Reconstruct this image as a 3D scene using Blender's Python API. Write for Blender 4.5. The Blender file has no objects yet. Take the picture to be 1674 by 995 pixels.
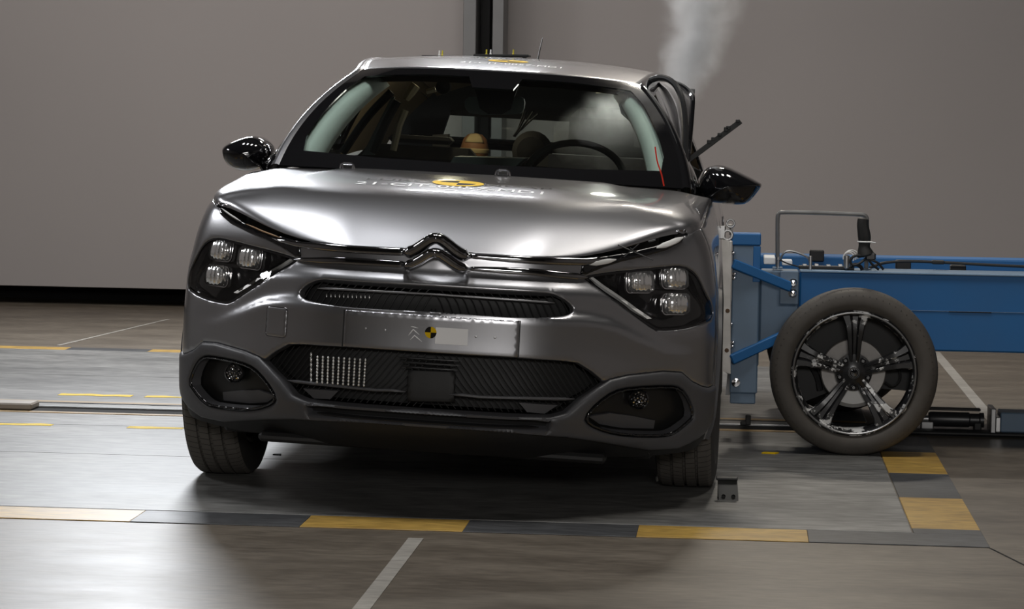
import bpy, math, random
import numpy as np
from mathutils import Matrix, Vector
from mathutils.geometry import delaunay_2d_cdt

random.seed(7); rng = np.random.default_rng(7)
C = bpy.context.scene.collection
SC = bpy.context.scene

# ------------------------------------------------------------------ camera
CAM = np.array([0.94503, -7.80575, 1.25054])
YAW, PIT, ROL, FPX = -0.0876485, 0.0740343, 0.0156797, 4206.77
ROLL, Z0 = 0.0397182, 0.3           # lean of the struck car's body about its long axis
_f = np.array([math.sin(YAW), math.cos(YAW), 0]); _r = np.array([math.cos(YAW), -math.sin(YAW), 0]); _u = np.array([0, 0, 1.0])
FWD = _f*math.cos(PIT) - _u*math.sin(PIT); _u2 = _u*math.cos(PIT) + _f*math.sin(PIT)
RGT = _r*math.cos(ROL) + _u2*math.sin(ROL); UPV = _u2*math.cos(ROL) - _r*math.sin(ROL)
cd = bpy.data.cameras.new('camera'); cam = bpy.data.objects.new('camera', cd); C.objects.link(cam)
cd.sensor_width = 36; cd.lens = 36*FPX/1674; cd.clip_end = 100
cam.matrix_world = Matrix(((RGT[0], UPV[0], -FWD[0], CAM[0]), (RGT[1], UPV[1], -FWD[1], CAM[1]),
                           (RGT[2], UPV[2], -FWD[2], CAM[2]), (0, 0, 0, 1)))
SC.camera = cam

# ------------------------------------------------------------------ light, exposure
SC.view_settings.view_transform = 'Standard'; SC.view_settings.look = 'None'
SC.view_settings.exposure = 0.0; SC.view_settings.gamma = 1.0; SC.view_settings.use_curve_mapping = False
w = bpy.data.worlds.new('hall_world'); SC.world = w; w.use_nodes = True
w.node_tree.nodes['Background'].inputs[0].default_value = (1, .95, .9, 1)
w.node_tree.nodes['Background'].inputs[1].default_value = 0.05

def area(name, loc, target, sx, sy, power, col=(1, 1, 1)):
    l = bpy.data.lights.new(name, 'AREA'); l.shape = 'RECTANGLE'; l.size = sx; l.size_y = sy; l.energy = power; l.color = col
    if 'wash' in name: l.spread = math.radians(100)
    o = bpy.data.objects.new(name, l); C.objects.link(o); o.location = loc
    o.rotation_euler = (Vector(target) - Vector(loc)).to_track_quat('-Z', 'Y').to_euler()
    return o
LAMPS = [
    ('lamp_rear_left', (-2.3, 6.4, 3.1), (-.9, -1.0, 0), 1.3, .25, 190, (.93, .96, 1)),
    ('lamp_rear_middle', (-.5, 6.6, 3.2), (0, 0, .6), .8, .16, 12, (.97, .98, 1)),
    ('lamp_rear_right', (1.1, 6.2, 4.6), (1.3, -.8, 0), .7, .16, 85, (1, .92, .8)),
    ('lamp_overhead_a', (-2.3, .9, 5.6), (-2.0, .9, 0), 1.2, .6, 48, (.97, .98, 1)),
    ('lamp_overhead_b', (-.7, .15, 5.6), (-.6, .15, 0), 1.2, .6, 50, (.97, .98, 1)),
    ('lamp_overhead_c', (.9, .15, 5.6), (.8, .15, 0), 1.2, .6, 50, (1, .97, .93)),
    ('lamp_overhead_d', (2.5, .9, 5.6), (2.3, .9, 0), 1.2, .6, 45, (1, .95, .88)),
    ('lamp_left_side', (-5.5, 1.5, 4.0), (-1.5, 1.0, .4), 1.4, .8, 70, (.97, .98, 1)),
    ('fill_front', (1.7, -11.3, 3.0), (.4, 2, .7), 3.0, 1.0, 250, (1, .97, .94)),  # unseen fill added behind the camera to lift front-facing surfaces
    ('lamp_wall_wash', (-2.5, 3.2, 5.8), (-1.6, 8.1, 2.0), 6.5, .5, 62, (1, .94, .9)),
]
for a in LAMPS: area(*a)

# ------------------------------------------------------------------ picture <-> place
def ray(px, py): return FWD + RGT*(px-837)/FPX + UPV*(497.5-py)/FPX
def gnd(px, py, z=0.0):
    d = ray(px, py); t = (z-CAM[2])/d[2]; return CAM + d*t
def atY(px, py, Y):
    d = ray(px, py); return CAM + d*(Y-CAM[1])/d[1]
def to_world(q):
    q = np.asarray(q, float); a = ROLL; o = q.copy(); z = q[..., 2]-Z0
    o[..., 0] = q[..., 0]*math.cos(a) + z*math.sin(a); o[..., 2] = Z0 + z*math.cos(a) - q[..., 0]*math.sin(a)
    return o
def to_body(p):
    p = np.asarray(p, float); a = ROLL; o = p.copy(); z = p[..., 2]-Z0
    o[..., 0] = p[..., 0]*math.cos(a) - z*math.sin(a); o[..., 2] = Z0 + z*math.cos(a) + p[..., 0]*math.sin(a)
    return o
def bY(px, py, Y): return to_body(atY(px, py, Y))
def project(P):
    d = np.asarray(P, float)-CAM; z = d@FWD
    return np.stack([837+FPX*(d@RGT)/z, 497.5-FPX*(d@UPV)/z], -1)

# ------------------------------------------------------------------ materials
MATS = {}
def mat(name, col, rough=.5, metal=0., coat=0., noise=0., nscale=8., coat_rough=.03, bump=0., emit=0., spec=.5, rvar=0., trans=0.):
    if name in MATS: return MATS[name]
    m = bpy.data.materials.new(name); m.use_nodes = True; nt = m.node_tree; b = nt.nodes['Principled BSDF']
    b.inputs['Base Color'].default_value = (*col, 1); b.inputs['Roughness'].default_value = rough; b.inputs['Metallic'].default_value = metal
    b.inputs['Coat Weight'].default_value = coat; b.inputs['Coat Roughness'].default_value = coat_rough
    b.inputs['Specular IOR Level'].default_value = spec
    b.inputs['Transmission Weight'].default_value = trans
    if emit: b.inputs['Emission Color'].default_value = (*col, 1); b.inputs['Emission Strength'].default_value = emit
    tc = nt.nodes.new('ShaderNodeTexCoord'); n = nt.nodes.new('ShaderNodeTexNoise'); n.inputs['Scale'].default_value = nscale; n.inputs['Detail'].default_value = 6
    nt.links.new(tc.outputs['Object'], n.inputs['Vector'])
    mx = nt.nodes.new('ShaderNodeMix'); mx.data_type = 'RGBA'
    mx.inputs[6].default_value = tuple(c*(1-noise) for c in col)+(1,); mx.inputs[7].default_value = tuple(min(1, c*(1+noise)) for c in col)+(1,)
    nt.links.new(n.outputs['Fac'], mx.inputs[0]); nt.links.new(mx.outputs[2], b.inputs['Base Color'])
    if rvar:
        mr = nt.nodes.new('ShaderNodeMapRange'); mr.inputs[3].default_value = rough-rvar; mr.inputs[4].default_value = rough+rvar
        nt.links.new(n.outputs['Fac'], mr.inputs[0]); nt.links.new(mr.outputs[0], b.inputs['Roughness'])
    if bump:
        bp = nt.nodes.new('ShaderNodeBump'); bp.inputs['Strength'].default_value = bump; bp.inputs['Distance'].default_value = .01
        nt.links.new(n.outputs['Fac'], bp.inputs['Height']); nt.links.new(bp.outputs[0], b.inputs['Normal'])
    MATS[name] = m; return m
def glass(name, tint, refl=1.0, rough=0.0):
    if name in MATS: return MATS[name]
    m = bpy.data.materials.new(name); m.use_nodes = True; nt = m.node_tree; nt.nodes.remove(nt.nodes['Principled BSDF'])
    out = nt.nodes['Material Output']; t = nt.nodes.new('ShaderNodeBsdfTransparent'); g = nt.nodes.new('ShaderNodeBsdfGlossy')
    t.inputs[0].default_value = (*tint, 1); g.inputs['Roughness'].default_value = rough; g.inputs[0].default_value = (refl, refl, refl, 1)
    fr = nt.nodes.new('ShaderNodeFresnel'); fr.inputs[0].default_value = 1.45
    mx = nt.nodes.new('ShaderNodeMixShader'); nt.links.new(fr.outputs[0], mx.inputs[0]); nt.links.new(t.outputs[0], mx.inputs[1]); nt.links.new(g.outputs[0], mx.inputs[2])
    nt.links.new(mx.outputs[0], out.inputs[0]); MATS[name] = m; return m

PAINT = mat('metallic_grey_paint', (.36, .36, .375), .29, .9, .8, noise=.03, nscale=400)
DARKP = mat('dark_grey_plastic', (.075, .075, .08), .42, 0, 0, noise=.06, nscale=300)
BLACKG = mat('gloss_black', (.006, .006, .007), .06, 0, .6, noise=.05)
BLACKM = mat('matt_black', (.012, .012, .012), .6, noise=.1, nscale=60)
BLACKS = mat('satin_black', (.02, .02, .021), .35, noise=.1, nscale=60)
VOID = mat('void_black', (.004, .004, .004), .9, noise=.1)  # near-black, shade coloured into gaps, holes and hidden voids
CHROME = mat('dark_chrome', (.32, .32, .33), .07, 1., noise=.02)
BRIGHT = mat('bright_chrome', (.8, .8, .82), .1, 1., noise=.02)
SILV = mat('satin_silver', (.5, .5, .5), .3, .9, noise=.05)
WHITEP = mat('frosted_white', (.75, .75, .73), .35, noise=.03)
RUBBER = mat('tyre_rubber', (.03, .028, .026), .75, noise=.18, nscale=30, bump=.15)
YEL = mat('yellow_print', (.78, .50, .005), .7, spec=.2, noise=.05)
BLKP = mat('black_print', (.012, .011, .01), .8, spec=.15, noise=.05)
WHTP = mat('white_print', (.95, .95, .95), .5, noise=.03)
GREYP = mat('grey_print', (.05, .05, .05), .7, spec=.2, noise=.03)
BLUE = mat('blue_enamel', (.011, .125, .345), .6, noise=.12, nscale=5, bump=.05, rvar=.08)
BLUE2 = mat('worn_blue_enamel', (.125, .19, .27), .5, noise=.2, nscale=9, bump=.05, rvar=.1)
FINM = mat('polished_fin', (.95, .95, .93), .3, .8, noise=.05)
RADM = mat('bright_fin', (.85, .84, .82), .3, .2, noise=.1, nscale=90)
STEEL = mat('grey_steel', (.34, .34, .34), .38, .8, noise=.2, nscale=12, rvar=.1)
RUSTY = mat('scuffed_aluminium', (.55, .53, .5), .5, .35, noise=.3, nscale=20, bump=.1)
WGLASS = glass('windscreen_glass', (.76, .84, .80))
CGLASS = glass('clear_glass', (.95, .95, .95))
SGLASS = glass('smoked_glass', (.3, .32, .32))

# ------------------------------------------------------------------ builders
ORIGIN = {}
def mk(name, V, F, m, parent=None, smooth=True, sharp=35, solid=0, body=False):
    V = np.asarray(V, float)
    if body: V = to_world(V)
    off = ORIGIN.get(parent.name, np.zeros(3)) if parent is not None else np.zeros(3)
    me = bpy.data.meshes.new(name); me.from_pydata((V-off).tolist(), [], [tuple(int(i) for i in f) for f in F]); me.validate(); me.update()
    mats = m if isinstance(m, (list, tuple)) else [m]
    for x in mats: me.materials.append(x)
    if smooth:
        me.polygons.foreach_set('use_smooth', [True]*len(me.polygons))
        if sharp < 180: me.set_sharp_from_angle(angle=math.radians(sharp))
    o = bpy.data.objects.new(name, me); C.objects.link(o)
    if parent is not None: o.parent = parent; ORIGIN[o.name] = off
    else: ORIGIN[o.name] = np.zeros(3)
    if solid:
        md = o.modifiers.new('thickness', 'SOLIDIFY'); md.thickness = solid; md.offset = -1
    return o
def tag(o, label=None, cat=None, group=None, kind=None):
    if label: o['label'] = label
    if cat: o['category'] = cat
    if group: o['group'] = group
    if kind: o['kind'] = kind
    return o
def empty(name, loc, label, cat, group=None):
    o = bpy.data.objects.new(name, None); C.objects.link(o); o.location = loc; ORIGIN[o.name] = np.array(loc, float)
    return tag(o, label, cat, group)
class MB:
    def __init__(s): s.V = []; s.F = []
    def add(s, V, F):
        n = len(s.V); s.V += [tuple(map(float, v)) for v in V]; s.F += [tuple(int(i)+n for i in f) for f in F]; return s
    def box(s, a, b, bev=0.004):
        a = np.minimum(a, b).astype(float), np.maximum(a, b).astype(float); lo, hi = a
        bev = min(bev, *(0.45*(hi-lo)))
        V = []; idx = {}
        for ax in range(3):
            for sg in (0, 1):
                for i in (0, 1):
                    for j in (0, 1):
                        p = [0, 0, 0]; o1, o2 = [k for k in range(3) if k != ax]
                        p[ax] = hi[ax] if sg else lo[ax]
                        p[o1] = hi[o1]-bev if i else lo[o1]+bev; p[o2] = hi[o2]-bev if j else lo[o2]+bev
                        idx[ax, sg, i, j] = len(V); V.append(p)
        F = []
        for ax in range(3):
            for sg in (0, 1):
                q = [idx[ax, sg, 0, 0], idx[ax, sg, 1, 0], idx[ax, sg, 1, 1], idx[ax, sg, 0, 1]]; F.append(q)
        def corner(ax, c):
            o1, o2 = [k for k in range(3) if k != ax]; return idx[ax, c[ax], c[o1], c[o2]]
        for a1, a2 in ((0, 1), (0, 2), (1, 2)):
            k = 3-a1-a2
            for s1 in (0, 1):
                for s2 in (0, 1):
                    c0 = [0]*3; c0[a1] = s1; c0[a2] = s2; c1 = list(c0); c0[k] = 0; c1[k] = 1
                    F.append([corner(a1, c0), corner(a1, c1), corner(a2, c1), corner(a2, c0)])
        for c in np.ndindex(2, 2, 2): F.append([corner(0, c), corner(1, c), corner(2, c)])
        V = np.array(V); cen = V.mean(0); G = []
        for f in F:
            p = V[f]; n = np.cross(p[1]-p[0], p[2]-p[0]); G.append(f if n@(p.mean(0)-cen) > 0 else f[::-1])
        return s.add(V, G)
    def obox(s, p0, p1, w, h, up=(0, 0, 1), bev=.004):
        # a bar from p0 to p1, w wide across and h high
        t = MB(); p0 = np.array(p0, float); p1 = np.array(p1, float); L = np.linalg.norm(p1-p0); d = (p1-p0)/L
        x = np.cross(d, up); x /= np.linalg.norm(x); z = np.cross(x, d)
        t.box((-w/2, 0, -h/2), (w/2, L, h/2), bev); V = np.array(t.V)
        return s.add(p0 + V[:, :1]*x + V[:, 1:2]*d + V[:, 2:]*z, t.F)
    def tube(s, P, r, n=8, cap=True, closed=False):
        P = np.array(P, float); k = len(P); r = np.broadcast_to(np.asarray(r, float), (k,))
        T = np.gradient(P, axis=0) if not closed else np.roll(P, -1, 0)-np.roll(P, 1, 0)
        T /= np.linalg.norm(T, axis=1)[:, None]+1e-12
        u = np.cross(T[0], (0, 0, 1)); u = u if np.linalg.norm(u) > 1e-3 else np.cross(T[0], (1, 0, 0)); V = []
        for i in range(k):
            u = u - T[i]*(u@T[i]); u /= np.linalg.norm(u); v = np.cross(T[i], u)
            for j in range(n):
                a = 2*math.pi*j/n; V.append(P[i]+r[i]*(math.cos(a)*u+math.sin(a)*v))
        F = []
        for i in range(k if closed else k-1):
            for j in range(n):
                a = i*n+j; b = i*n+(j+1) % n; i2 = (i+1) % k; F.append([a, b, i2*n+(j+1) % n, i2*n+j])
        if cap and not closed: F.append(list(range(n))[::-1]); F.append([(k-1)*n+j for j in range(n)])
        return s.add(V, F)
    def lathe(s, prof, cen, axis=(0, 1, 0), n=64, ref=(0, 0, 1)):
        # prof: list of (radius, along); closed ring when first == last
        ax = np.array(axis, float); ax /= np.linalg.norm(ax); u = np.array(ref, float); u -= ax*(u@ax); u /= np.linalg.norm(u); v = np.cross(ax, u)
        k = len(prof); V = []
        for r, h in prof:
            for j in range(n):
                a = 2*math.pi*j/n; V.append(np.array(cen)+ax*h+r*(math.cos(a)*u+math.sin(a)*v))
        F = [[i*n+j, i*n+(j+1) % n, (i+1)*n+(j+1) % n, (i+1)*n+j] for i in range(k-1) for j in range(n)]
        if prof[0][0] < 1e-4: pass
        return s.add(V, F)
    def prism(s, poly, d):
        # poly: 3-D loop, d: extrusion vector
        P = np.array(poly, float); n = len(P); d = np.array(d, float)
        V = np.vstack([P, P+d]); F = [list(range(n))[::-1], [n+i for i in range(n)]] + [[i, (i+1) % n, n+(i+1) % n, n+i] for i in range(n)]
        nn = np.zeros(3)
        for i in range(n): nn += np.cross(P[i]-P[0], P[(i+1) % n]-P[0])
        if nn@d < 0: F = [f[::-1] for f in F]
        return s.add(V, F)
    def grid(s, G):
        a, b = G.shape[:2]; F = [[i*b+j, i*b+j+1, (i+1)*b+j+1, (i+1)*b+j] for i in range(a-1) for j in range(b-1)]
        return s.add(G.reshape(-1, 3), F)
    def build(s, name, m, parent=None, **k): return mk(name, s.V, s.F, m, parent, **k)

def densify(P, step, closed=True):
    P = np.asarray(P, float); out = []; n = len(P)
    for i in range(n if closed else n-1):
        a = P[i]; b = P[(i+1) % n]; k = max(1, int(math.ceil(np.linalg.norm(b-a)/step)))
        out += [a+(b-a)*t/k for t in range(k)]
    if not closed: out.append(P[-1])
    return np.array(out)
def smooth_poly(P, it=1, closed=True):
    P = np.asarray(P, float)
    for _ in range(it):
        Q = np.roll(P, -1, 0)
        a, b = .75*P+.25*Q, .25*P+.75*Q
        if not closed: a, b = a[:-1], b[:-1]
        R = np.empty((2*len(a), P.shape[1])); R[0::2] = a; R[1::2] = b
        if not closed: R = np.vstack([P[:1], R, P[-1:]])
        P = R
    return P
def pip(pts, poly):
    x, y = pts[:, 0], pts[:, 1]; ins = np.zeros(len(pts), bool); n = len(poly); j = n-1
    for i in range(n):
        xi, yi = poly[i]; xj, yj = poly[j]
        c = ((yi > y) != (yj > y)); dy = yj-yi
        if dy: ins ^= c & (x < (xj-xi)*(y-yi)/dy+xi)
        j = i
    return ins
def dist_poly(pts, poly, closed=True):
    A = np.asarray(poly); Bp = np.roll(A, -1, 0)
    if not closed: A, Bp = A[:-1], Bp[:-1]
    best = np.full(len(pts), 1e9)
    for a, b in zip(A, Bp):
        d = b-a; L = d@d+1e-12; t = np.clip(((pts-a)@d)/L, 0, 1); q = pts-a-t[:, None]*d
        best = np.minimum(best, (q*q).sum(1))
    return np.sqrt(best)
def triangulate(outer, holes, step, rings=()):
    loops = [densify(outer, step)] + [densify(h, step) for h in holes]
    allb = np.vstack(loops); lo, hi = allb.min(0), allb.max(0)
    gx, gy = np.meshgrid(np.arange(lo[0], hi[0], step), np.arange(lo[1], hi[1], step*.866))
    gx = gx + (np.arange(gx.shape[0]) % 2)[:, None]*step/2
    pts = np.stack([gx.ravel(), gy.ravel()], 1)
    keep = pip(pts, loops[0])
    for h in loops[1:]: keep &= ~pip(pts, h)
    pts = pts[keep]; dd = np.min([dist_poly(pts, l) for l in loops], 0) if len(pts) else np.zeros(0)
    pts = pts[dd > (max(rings)*1.25 if rings else .55*step)]
    extra = []
    for l in loops:
        if not rings: break
        nx = np.roll(l, -1, 0)-np.roll(l, 1, 0); nr = np.stack([-nx[:, 1], nx[:, 0]], 1); nr /= np.linalg.norm(nr, axis=1)[:, None]+1e-9
        for r in rings:
            for sg in (1, -1): extra.append(np.hstack([l+nr*r*sg, np.full((len(l), 1), r)]))
    if extra:
        e = np.vstack(extra); k = pip(e[:, :2], loops[0])
        for h in loops[1:]: k &= ~pip(e[:, :2], h)
        e = e[k]; d = np.min([dist_poly(e[:, :2], l) for l in loops], 0); e = e[d > .93*e[:, 2]]
        pts = np.vstack([pts, e[:, :2]])
    verts = [Vector(p) for p in np.vstack([allb, pts])]; edges = []; s = 0
    for l in loops:
        n = len(l); edges += [(s+i, s+(i+1) % n) for i in range(n)]; s += n
    V, E, F, *_ = delaunay_2d_cdt(verts, edges, [], 0, 1e-6)
    V = np.array([(v.x, v.y) for v in V]); F = np.array([f for f in F if len(f) == 3])
    cen = V[F].mean(1); k = pip(cen, loops[0])
    for h in loops[1:]: k &= ~pip(cen, h)
    F = F[k]; a = V[F]
    ar = (a[:, 1, 0]-a[:, 0, 0])*(a[:, 2, 1]-a[:, 0, 1])-(a[:, 1, 1]-a[:, 0, 1])*(a[:, 2, 0]-a[:, 0, 0])
    F = F[np.abs(ar) > 1e-12]; ar = ar[np.abs(ar) > 1e-12]
    F[ar < 0] = F[ar < 0][:, ::-1]
    return V, F, loops
def patch(name, outer, holes, surf, step, m, parent, lift=0., rnd=0., thick=0., sharp=40, body=True, flip=False):
    """a sheet following surf(uv) -> (points, outward normals), with rounded edges and a turned-in border"""
    rings = (rnd*.12, rnd*.4, rnd*.8) if rnd else ()
    V, F, loops = triangulate(outer, holes, step, rings)
    P, N = surf(V)
    L = np.full(len(V), lift)
    if rnd:
        d = np.min([dist_poly(V, l) for l in loops], 0); t = np.clip(rnd-d, 0, rnd); L -= rnd-np.sqrt(np.maximum(rnd**2-t**2, 0))
    P = P+N*L[:, None]
    if flip: F = F[:, ::-1]
    V3 = [tuple(p) for p in P]; F3 = [tuple(f) for f in F]
    if thick:
        from collections import Counter
        ec = Counter(); de = {}
        for f in F3:
            for i in range(3):
                a, b = f[i], f[(i+1) % 3]; ec[min(a, b), max(a, b)] += 1; de[min(a, b), max(a, b)] = (a, b)
        mp = {}
        for k, c in ec.items():
            if c == 1:
                a, b = de[k]
                for q in (a, b):
                    if q not in mp: mp[q] = len(V3); V3.append(tuple(P[q]-N[q]*thick))
                F3.append((b, a, mp[a], mp[b]))
    return mk(name, V3, F3, m, parent, sharp=sharp, body=body)

# ------------------------------------------------------------------ the room
def st(o): o['kind'] = 'structure'; return o
def floor_mat():
    m = mat('hall_concrete', (.155, .135, .11), .42, noise=.0, nscale=1.2); nt = m.node_tree; b = nt.nodes['Principled BSDF']
    return m
def worn(name, c1, c2, rough, sc=(1, 3, 1), rv=.12, fine=.25, spec=.5):
    m = bpy.data.materials.new(name); m.use_nodes = True; nt = m.node_tree; b = nt.nodes['Principled BSDF']; L = nt.links.new
    tc = nt.nodes.new('ShaderNodeTexCoord'); mp = nt.nodes.new('ShaderNodeMapping'); mp.inputs['Scale'].default_value = sc; L(tc.outputs['Object'], mp.inputs['Vector'])
    n1 = nt.nodes.new('ShaderNodeTexNoise'); n1.inputs['Scale'].default_value = 1.6; n1.inputs['Detail'].default_value = 9; n1.inputs['Roughness'].default_value = .68; L(mp.outputs[0], n1.inputs['Vector'])
    n2 = nt.nodes.new('ShaderNodeTexNoise'); n2.inputs['Scale'].default_value = 14; n2.inputs['Detail'].default_value = 6; L(mp.outputs[0], n2.inputs['Vector'])
    r = nt.nodes.new('ShaderNodeValToRGB'); r.color_ramp.elements[0].position = .36; r.color_ramp.elements[1].position = .66
    r.color_ramp.elements[0].color = (*c1, 1); r.color_ramp.elements[1].color = (*c2, 1); L(n1.outputs['Fac'], r.inputs[0])
    mr = nt.nodes.new('ShaderNodeMapRange'); mr.inputs[1].default_value = .3; mr.inputs[2].default_value = .7; mr.inputs[3].default_value = 1-fine; mr.inputs[4].default_value = 1+fine*.6; L(n2.outputs['Fac'], mr.inputs[0])
    mx = nt.nodes.new('ShaderNodeMix'); mx.data_type = 'RGBA'; mx.blend_type = 'MULTIPLY'; mx.inputs[0].default_value = 1; L(r.outputs[0], mx.inputs[6]); L(mr.outputs[0], mx.inputs[7]); L(mx.outputs[2], b.inputs['Base Color'])
    m2 = nt.nodes.new('ShaderNodeMapRange'); m2.inputs[3].default_value = rough-rv; m2.inputs[4].default_value = rough+rv; L(n1.outputs['Fac'], m2.inputs[0]); L(m2.outputs[0], b.inputs['Roughness'])
    bp = nt.nodes.new('ShaderNodeBump'); bp.inputs['Strength'].default_value = .12; bp.inputs['Distance'].default_value = .004; L(n2.outputs['Fac'], bp.inputs['Height']); L(bp.outputs[0], b.inputs['Normal'])
    b.inputs['Specular IOR Level'].default_value = spec
    MATS[name] = m; return m
CONC = worn('trowelled_concrete', (.10, .082, .062), (.175, .148, .115), .45, spec=.45)
DECK = worn('steel_deck_paint', (.11, .11, .106), (.24, .236, .224), .46, sc=(.7, 2.2, 1), fine=.4)
WALLM = mat('hall_wall_paint', (.33, .305, .295), .85, noise=.05, nscale=.7)
CEILM = mat('dark_ceiling', (.06, .058, .055), .9, noise=.1, nscale=1)
HAZY = worn('hazard_yellow', (.36, .215, .045), (.52, .33, .075), .45, fine=.3)
HAZB = worn('hazard_black', (.035, .037, .04), (.075, .077, .08), .5, fine=.4)
st(MB().box((-9, -13, -.1), (9, 10, 0), 0).build('floor', CONC))
st(MB().box((-9, 8.1, .115), (9, 8.22, 6.5), .003).build('wall_back', WALLM))
st(MB().box((-9, 8.6, 0), (9, 8.7, 6.5), 0).build('wall_behind', VOID))
st(MB().box((-9.1, -13, 0), (-9, 10, 6.5), 0).build('wall_left', WALLM))
st(MB().box((9, -13, 0), (9.1, 10, 6.5), 0).build('wall_right', WALLM))
st(MB().box((-9, -13.1, 0), (9, -13, 6.5), 0).build('wall_front', CEILM))
st(MB().box((-9, -13, 6.5), (9, 10, 6.6), 0).build('ceiling', CEILM))
# steel deck plates over the track pit, one slab per plate row, with fine joints
def slab(name, a, b, m, t=.004, z=0): return st(MB().box((a[0], a[1], z), (b[0], b[1], z+t), .0015).build(name, m))
k = 0
for (y0, y1) in ((.0, 1.235), (1.24, 2.06), (2.065, 2.42)):
    k += 1; slab('floor_deck_%d' % k, (-8.9, y0), (1.488, y1), DECK)
for (y0, y1) in ((2.605, 2.77), (2.85, 3.9), (3.905, 5.12)):
    k += 1; slab('floor_deck_%d' % k, (-8.9, y0), (1.488, y1), DECK)
# hazard bands round the deck
k = 0
def band(x0, x1, y0, y1, m):
    global k
    k += 1; slab('trim_%d' % k, (x0, y0), (x1, y1), m, .003)
xs = [-2.9, -2.38, -1.86, -1.34, -.873, -.353, .14, .66, 1.17, 1.70]
for i in range(9): band(xs[i], xs[i+1], -.222, -.004, HAZY if i % 2 else HAZB)
for y0, y1, m in ((-.004, .09, HAZB), (.09, .74, HAZY), (.74, 1.33, HAZB), (1.33, 1.92, HAZY), (1.92, 2.4, HAZB)): band(1.492, 1.70, y0, y1, m)
xs = [-5.2, -4.3, -3.4, -2.5, -2.07, -1.65, -1.2, -.8, -.4]
for i in range(8): band(xs[i], xs[i+1], 5.124, 5.27, HAZB if i in (1, 3, 5, 7) else HAZY)

# ------------------------------------------------------------------ marks on the floor
CHALK = worn('faded_white_line', (.3, .28, .25), (.42, .4, .36), .5)
TAPE = mat('yellow_tape', (.72, .5, .015), .7, noise=.25, nscale=60)
def flat(name, pts, m, h, label, cat, group=None):
    V = [(p[0], p[1], .0005) for p in pts]
    o = MB().prism(V, (0, 0, h)).build(name, m, smooth=False); return tag(o, label, cat, group)
def fline(name, a, b, wd, m, h, label, cat, group=None):
    a = np.array(a[:2], float); b = np.array(b[:2], float); d = (b-a)/np.linalg.norm(b-a); n = np.array([-d[1], d[0]])*wd/2
    return flat(name, [a-n, b-n, b+n, a+n], m, h, label, cat, group)
fline('floor_line', (.018, -3.0), (.018, -.36), .045, CHALK, .0012, 'faint pale line on the concrete in front of the car', 'floor line')
fline('floor_line', (2.02, 2.95), (2.015, 6.2), .05, CHALK, .0012, 'pale line on the floor running away beside the loose wheel', 'floor line')
fline('floor_line', (-2.60, 5.37), (-2.42, 7.2), .02, CHALK, .0012, 'thin pale line on the dark floor near the back wall', 'floor line')
fline('floor_crack', (1.70, -.23), (2.3, -2.6), .007, VOID, .0006, 'dark joint running from the hazard corner towards the viewer', 'floor joint')
def tape(x0, x1, y, label):
    P = []; n = max(3, int((x1-x0)/.05)); xsn = np.linspace(x0, x1, n)
    top = [(x, y+.03+random.uniform(-.022, .018)) for x in xsn]; bot = [(x, y-.03+random.uniform(-.022, .018)) for x in xsn[::-1]]
    return flat('floor_tape', bot[::-1]+top[::-1], TAPE, .0048, label, 'tape')
tape(-1.98, -1.66, 3.11, 'torn yellow tape strip behind the track rail, farther from the car')
tape(-1.60, -1.38, 3.10, 'torn yellow tape strip behind the track rail, next to the car')
tape(-2.2, -1.72, 2.03, 'worn yellow tape strip in front of the track rail, at the frame edge')
tape(-1.42, -1.2, 2.03, 'worn yellow tape strip in front of the rail, beside the front tyre')

# track slot with its rail
ORANGE = worn('orange_edge_paint', (.3, .2, .09), (.42, .27, .1), .5)
r = empty('track_rail', (-3, 2.6, 0), 'long dark steel tow rail with orange edges set across the floor', 'rail')
MB().box((-8.9, 2.468, 0), (8.5, 2.60, .0055), .001).build('slot_bed', VOID, r)
MB().box((-8.9, 2.585, .004), (1.48, 2.603, .014), .003).build('rail_bar', STEEL, r)
MB().box((-8.9, 2.47, .006), (-1.93, 2.60, .034), .006).build('cover_bar', mat('dull_bar', (.26, .23, .2), .5, .3, noise=.2), r)
MB().box((-8.9, 2.80, 0), (1.48, 2.845, .0062), .001).build('edge_stripe', ORANGE, r)
MB().box((-8.9, 2.775, 0), (1.48, 2.80, .0055), .001).build('joint_strip', BLACKM, r)
MB().box((-8.9, 2.425, 0), (1.48, 2.466, .0062), .001).build('edge_stripe', ORANGE, r)
MB().box((1.5, 2.45, .006), (8.5, 2.55, .02), .004).build('rail_bar', BLACKM, r)

# steel upright in front of the wall
GALV = mat('galvanised_flange', (.17, .17, .17), .5, .3, noise=.25, nscale=4)
c0 = atY(757, 50, 7.6)[0]; c1 = atY(778, 50, 7.6)[0]; c2 = atY(805, 50, 7.6)[0]; c3 = atY(823, 50, 7.6)[0]
r = empty('steel_column', ((c0+c3)/2, 7.7, 0), 'dark channelled steel column standing before the back wall behind the car roof', 'column')
MB().box((c0, 7.6, 0), (c1, 7.9, 6.45), .003).build('flange', GALV, r)
MB().box((c2, 7.6, 0), (c3, 7.9, 6.45), .003).build('flange', GALV, r)
MB().box((c1, 7.86, 0), (c2, 7.9, 6.45), .003).build('web', BLACKM, r)
MB().box((c1+.02, 7.74, 0), ((c1+c2)/2+.02, 7.86, 6.45), .003).build('channel_bar', VOID, r)

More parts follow.
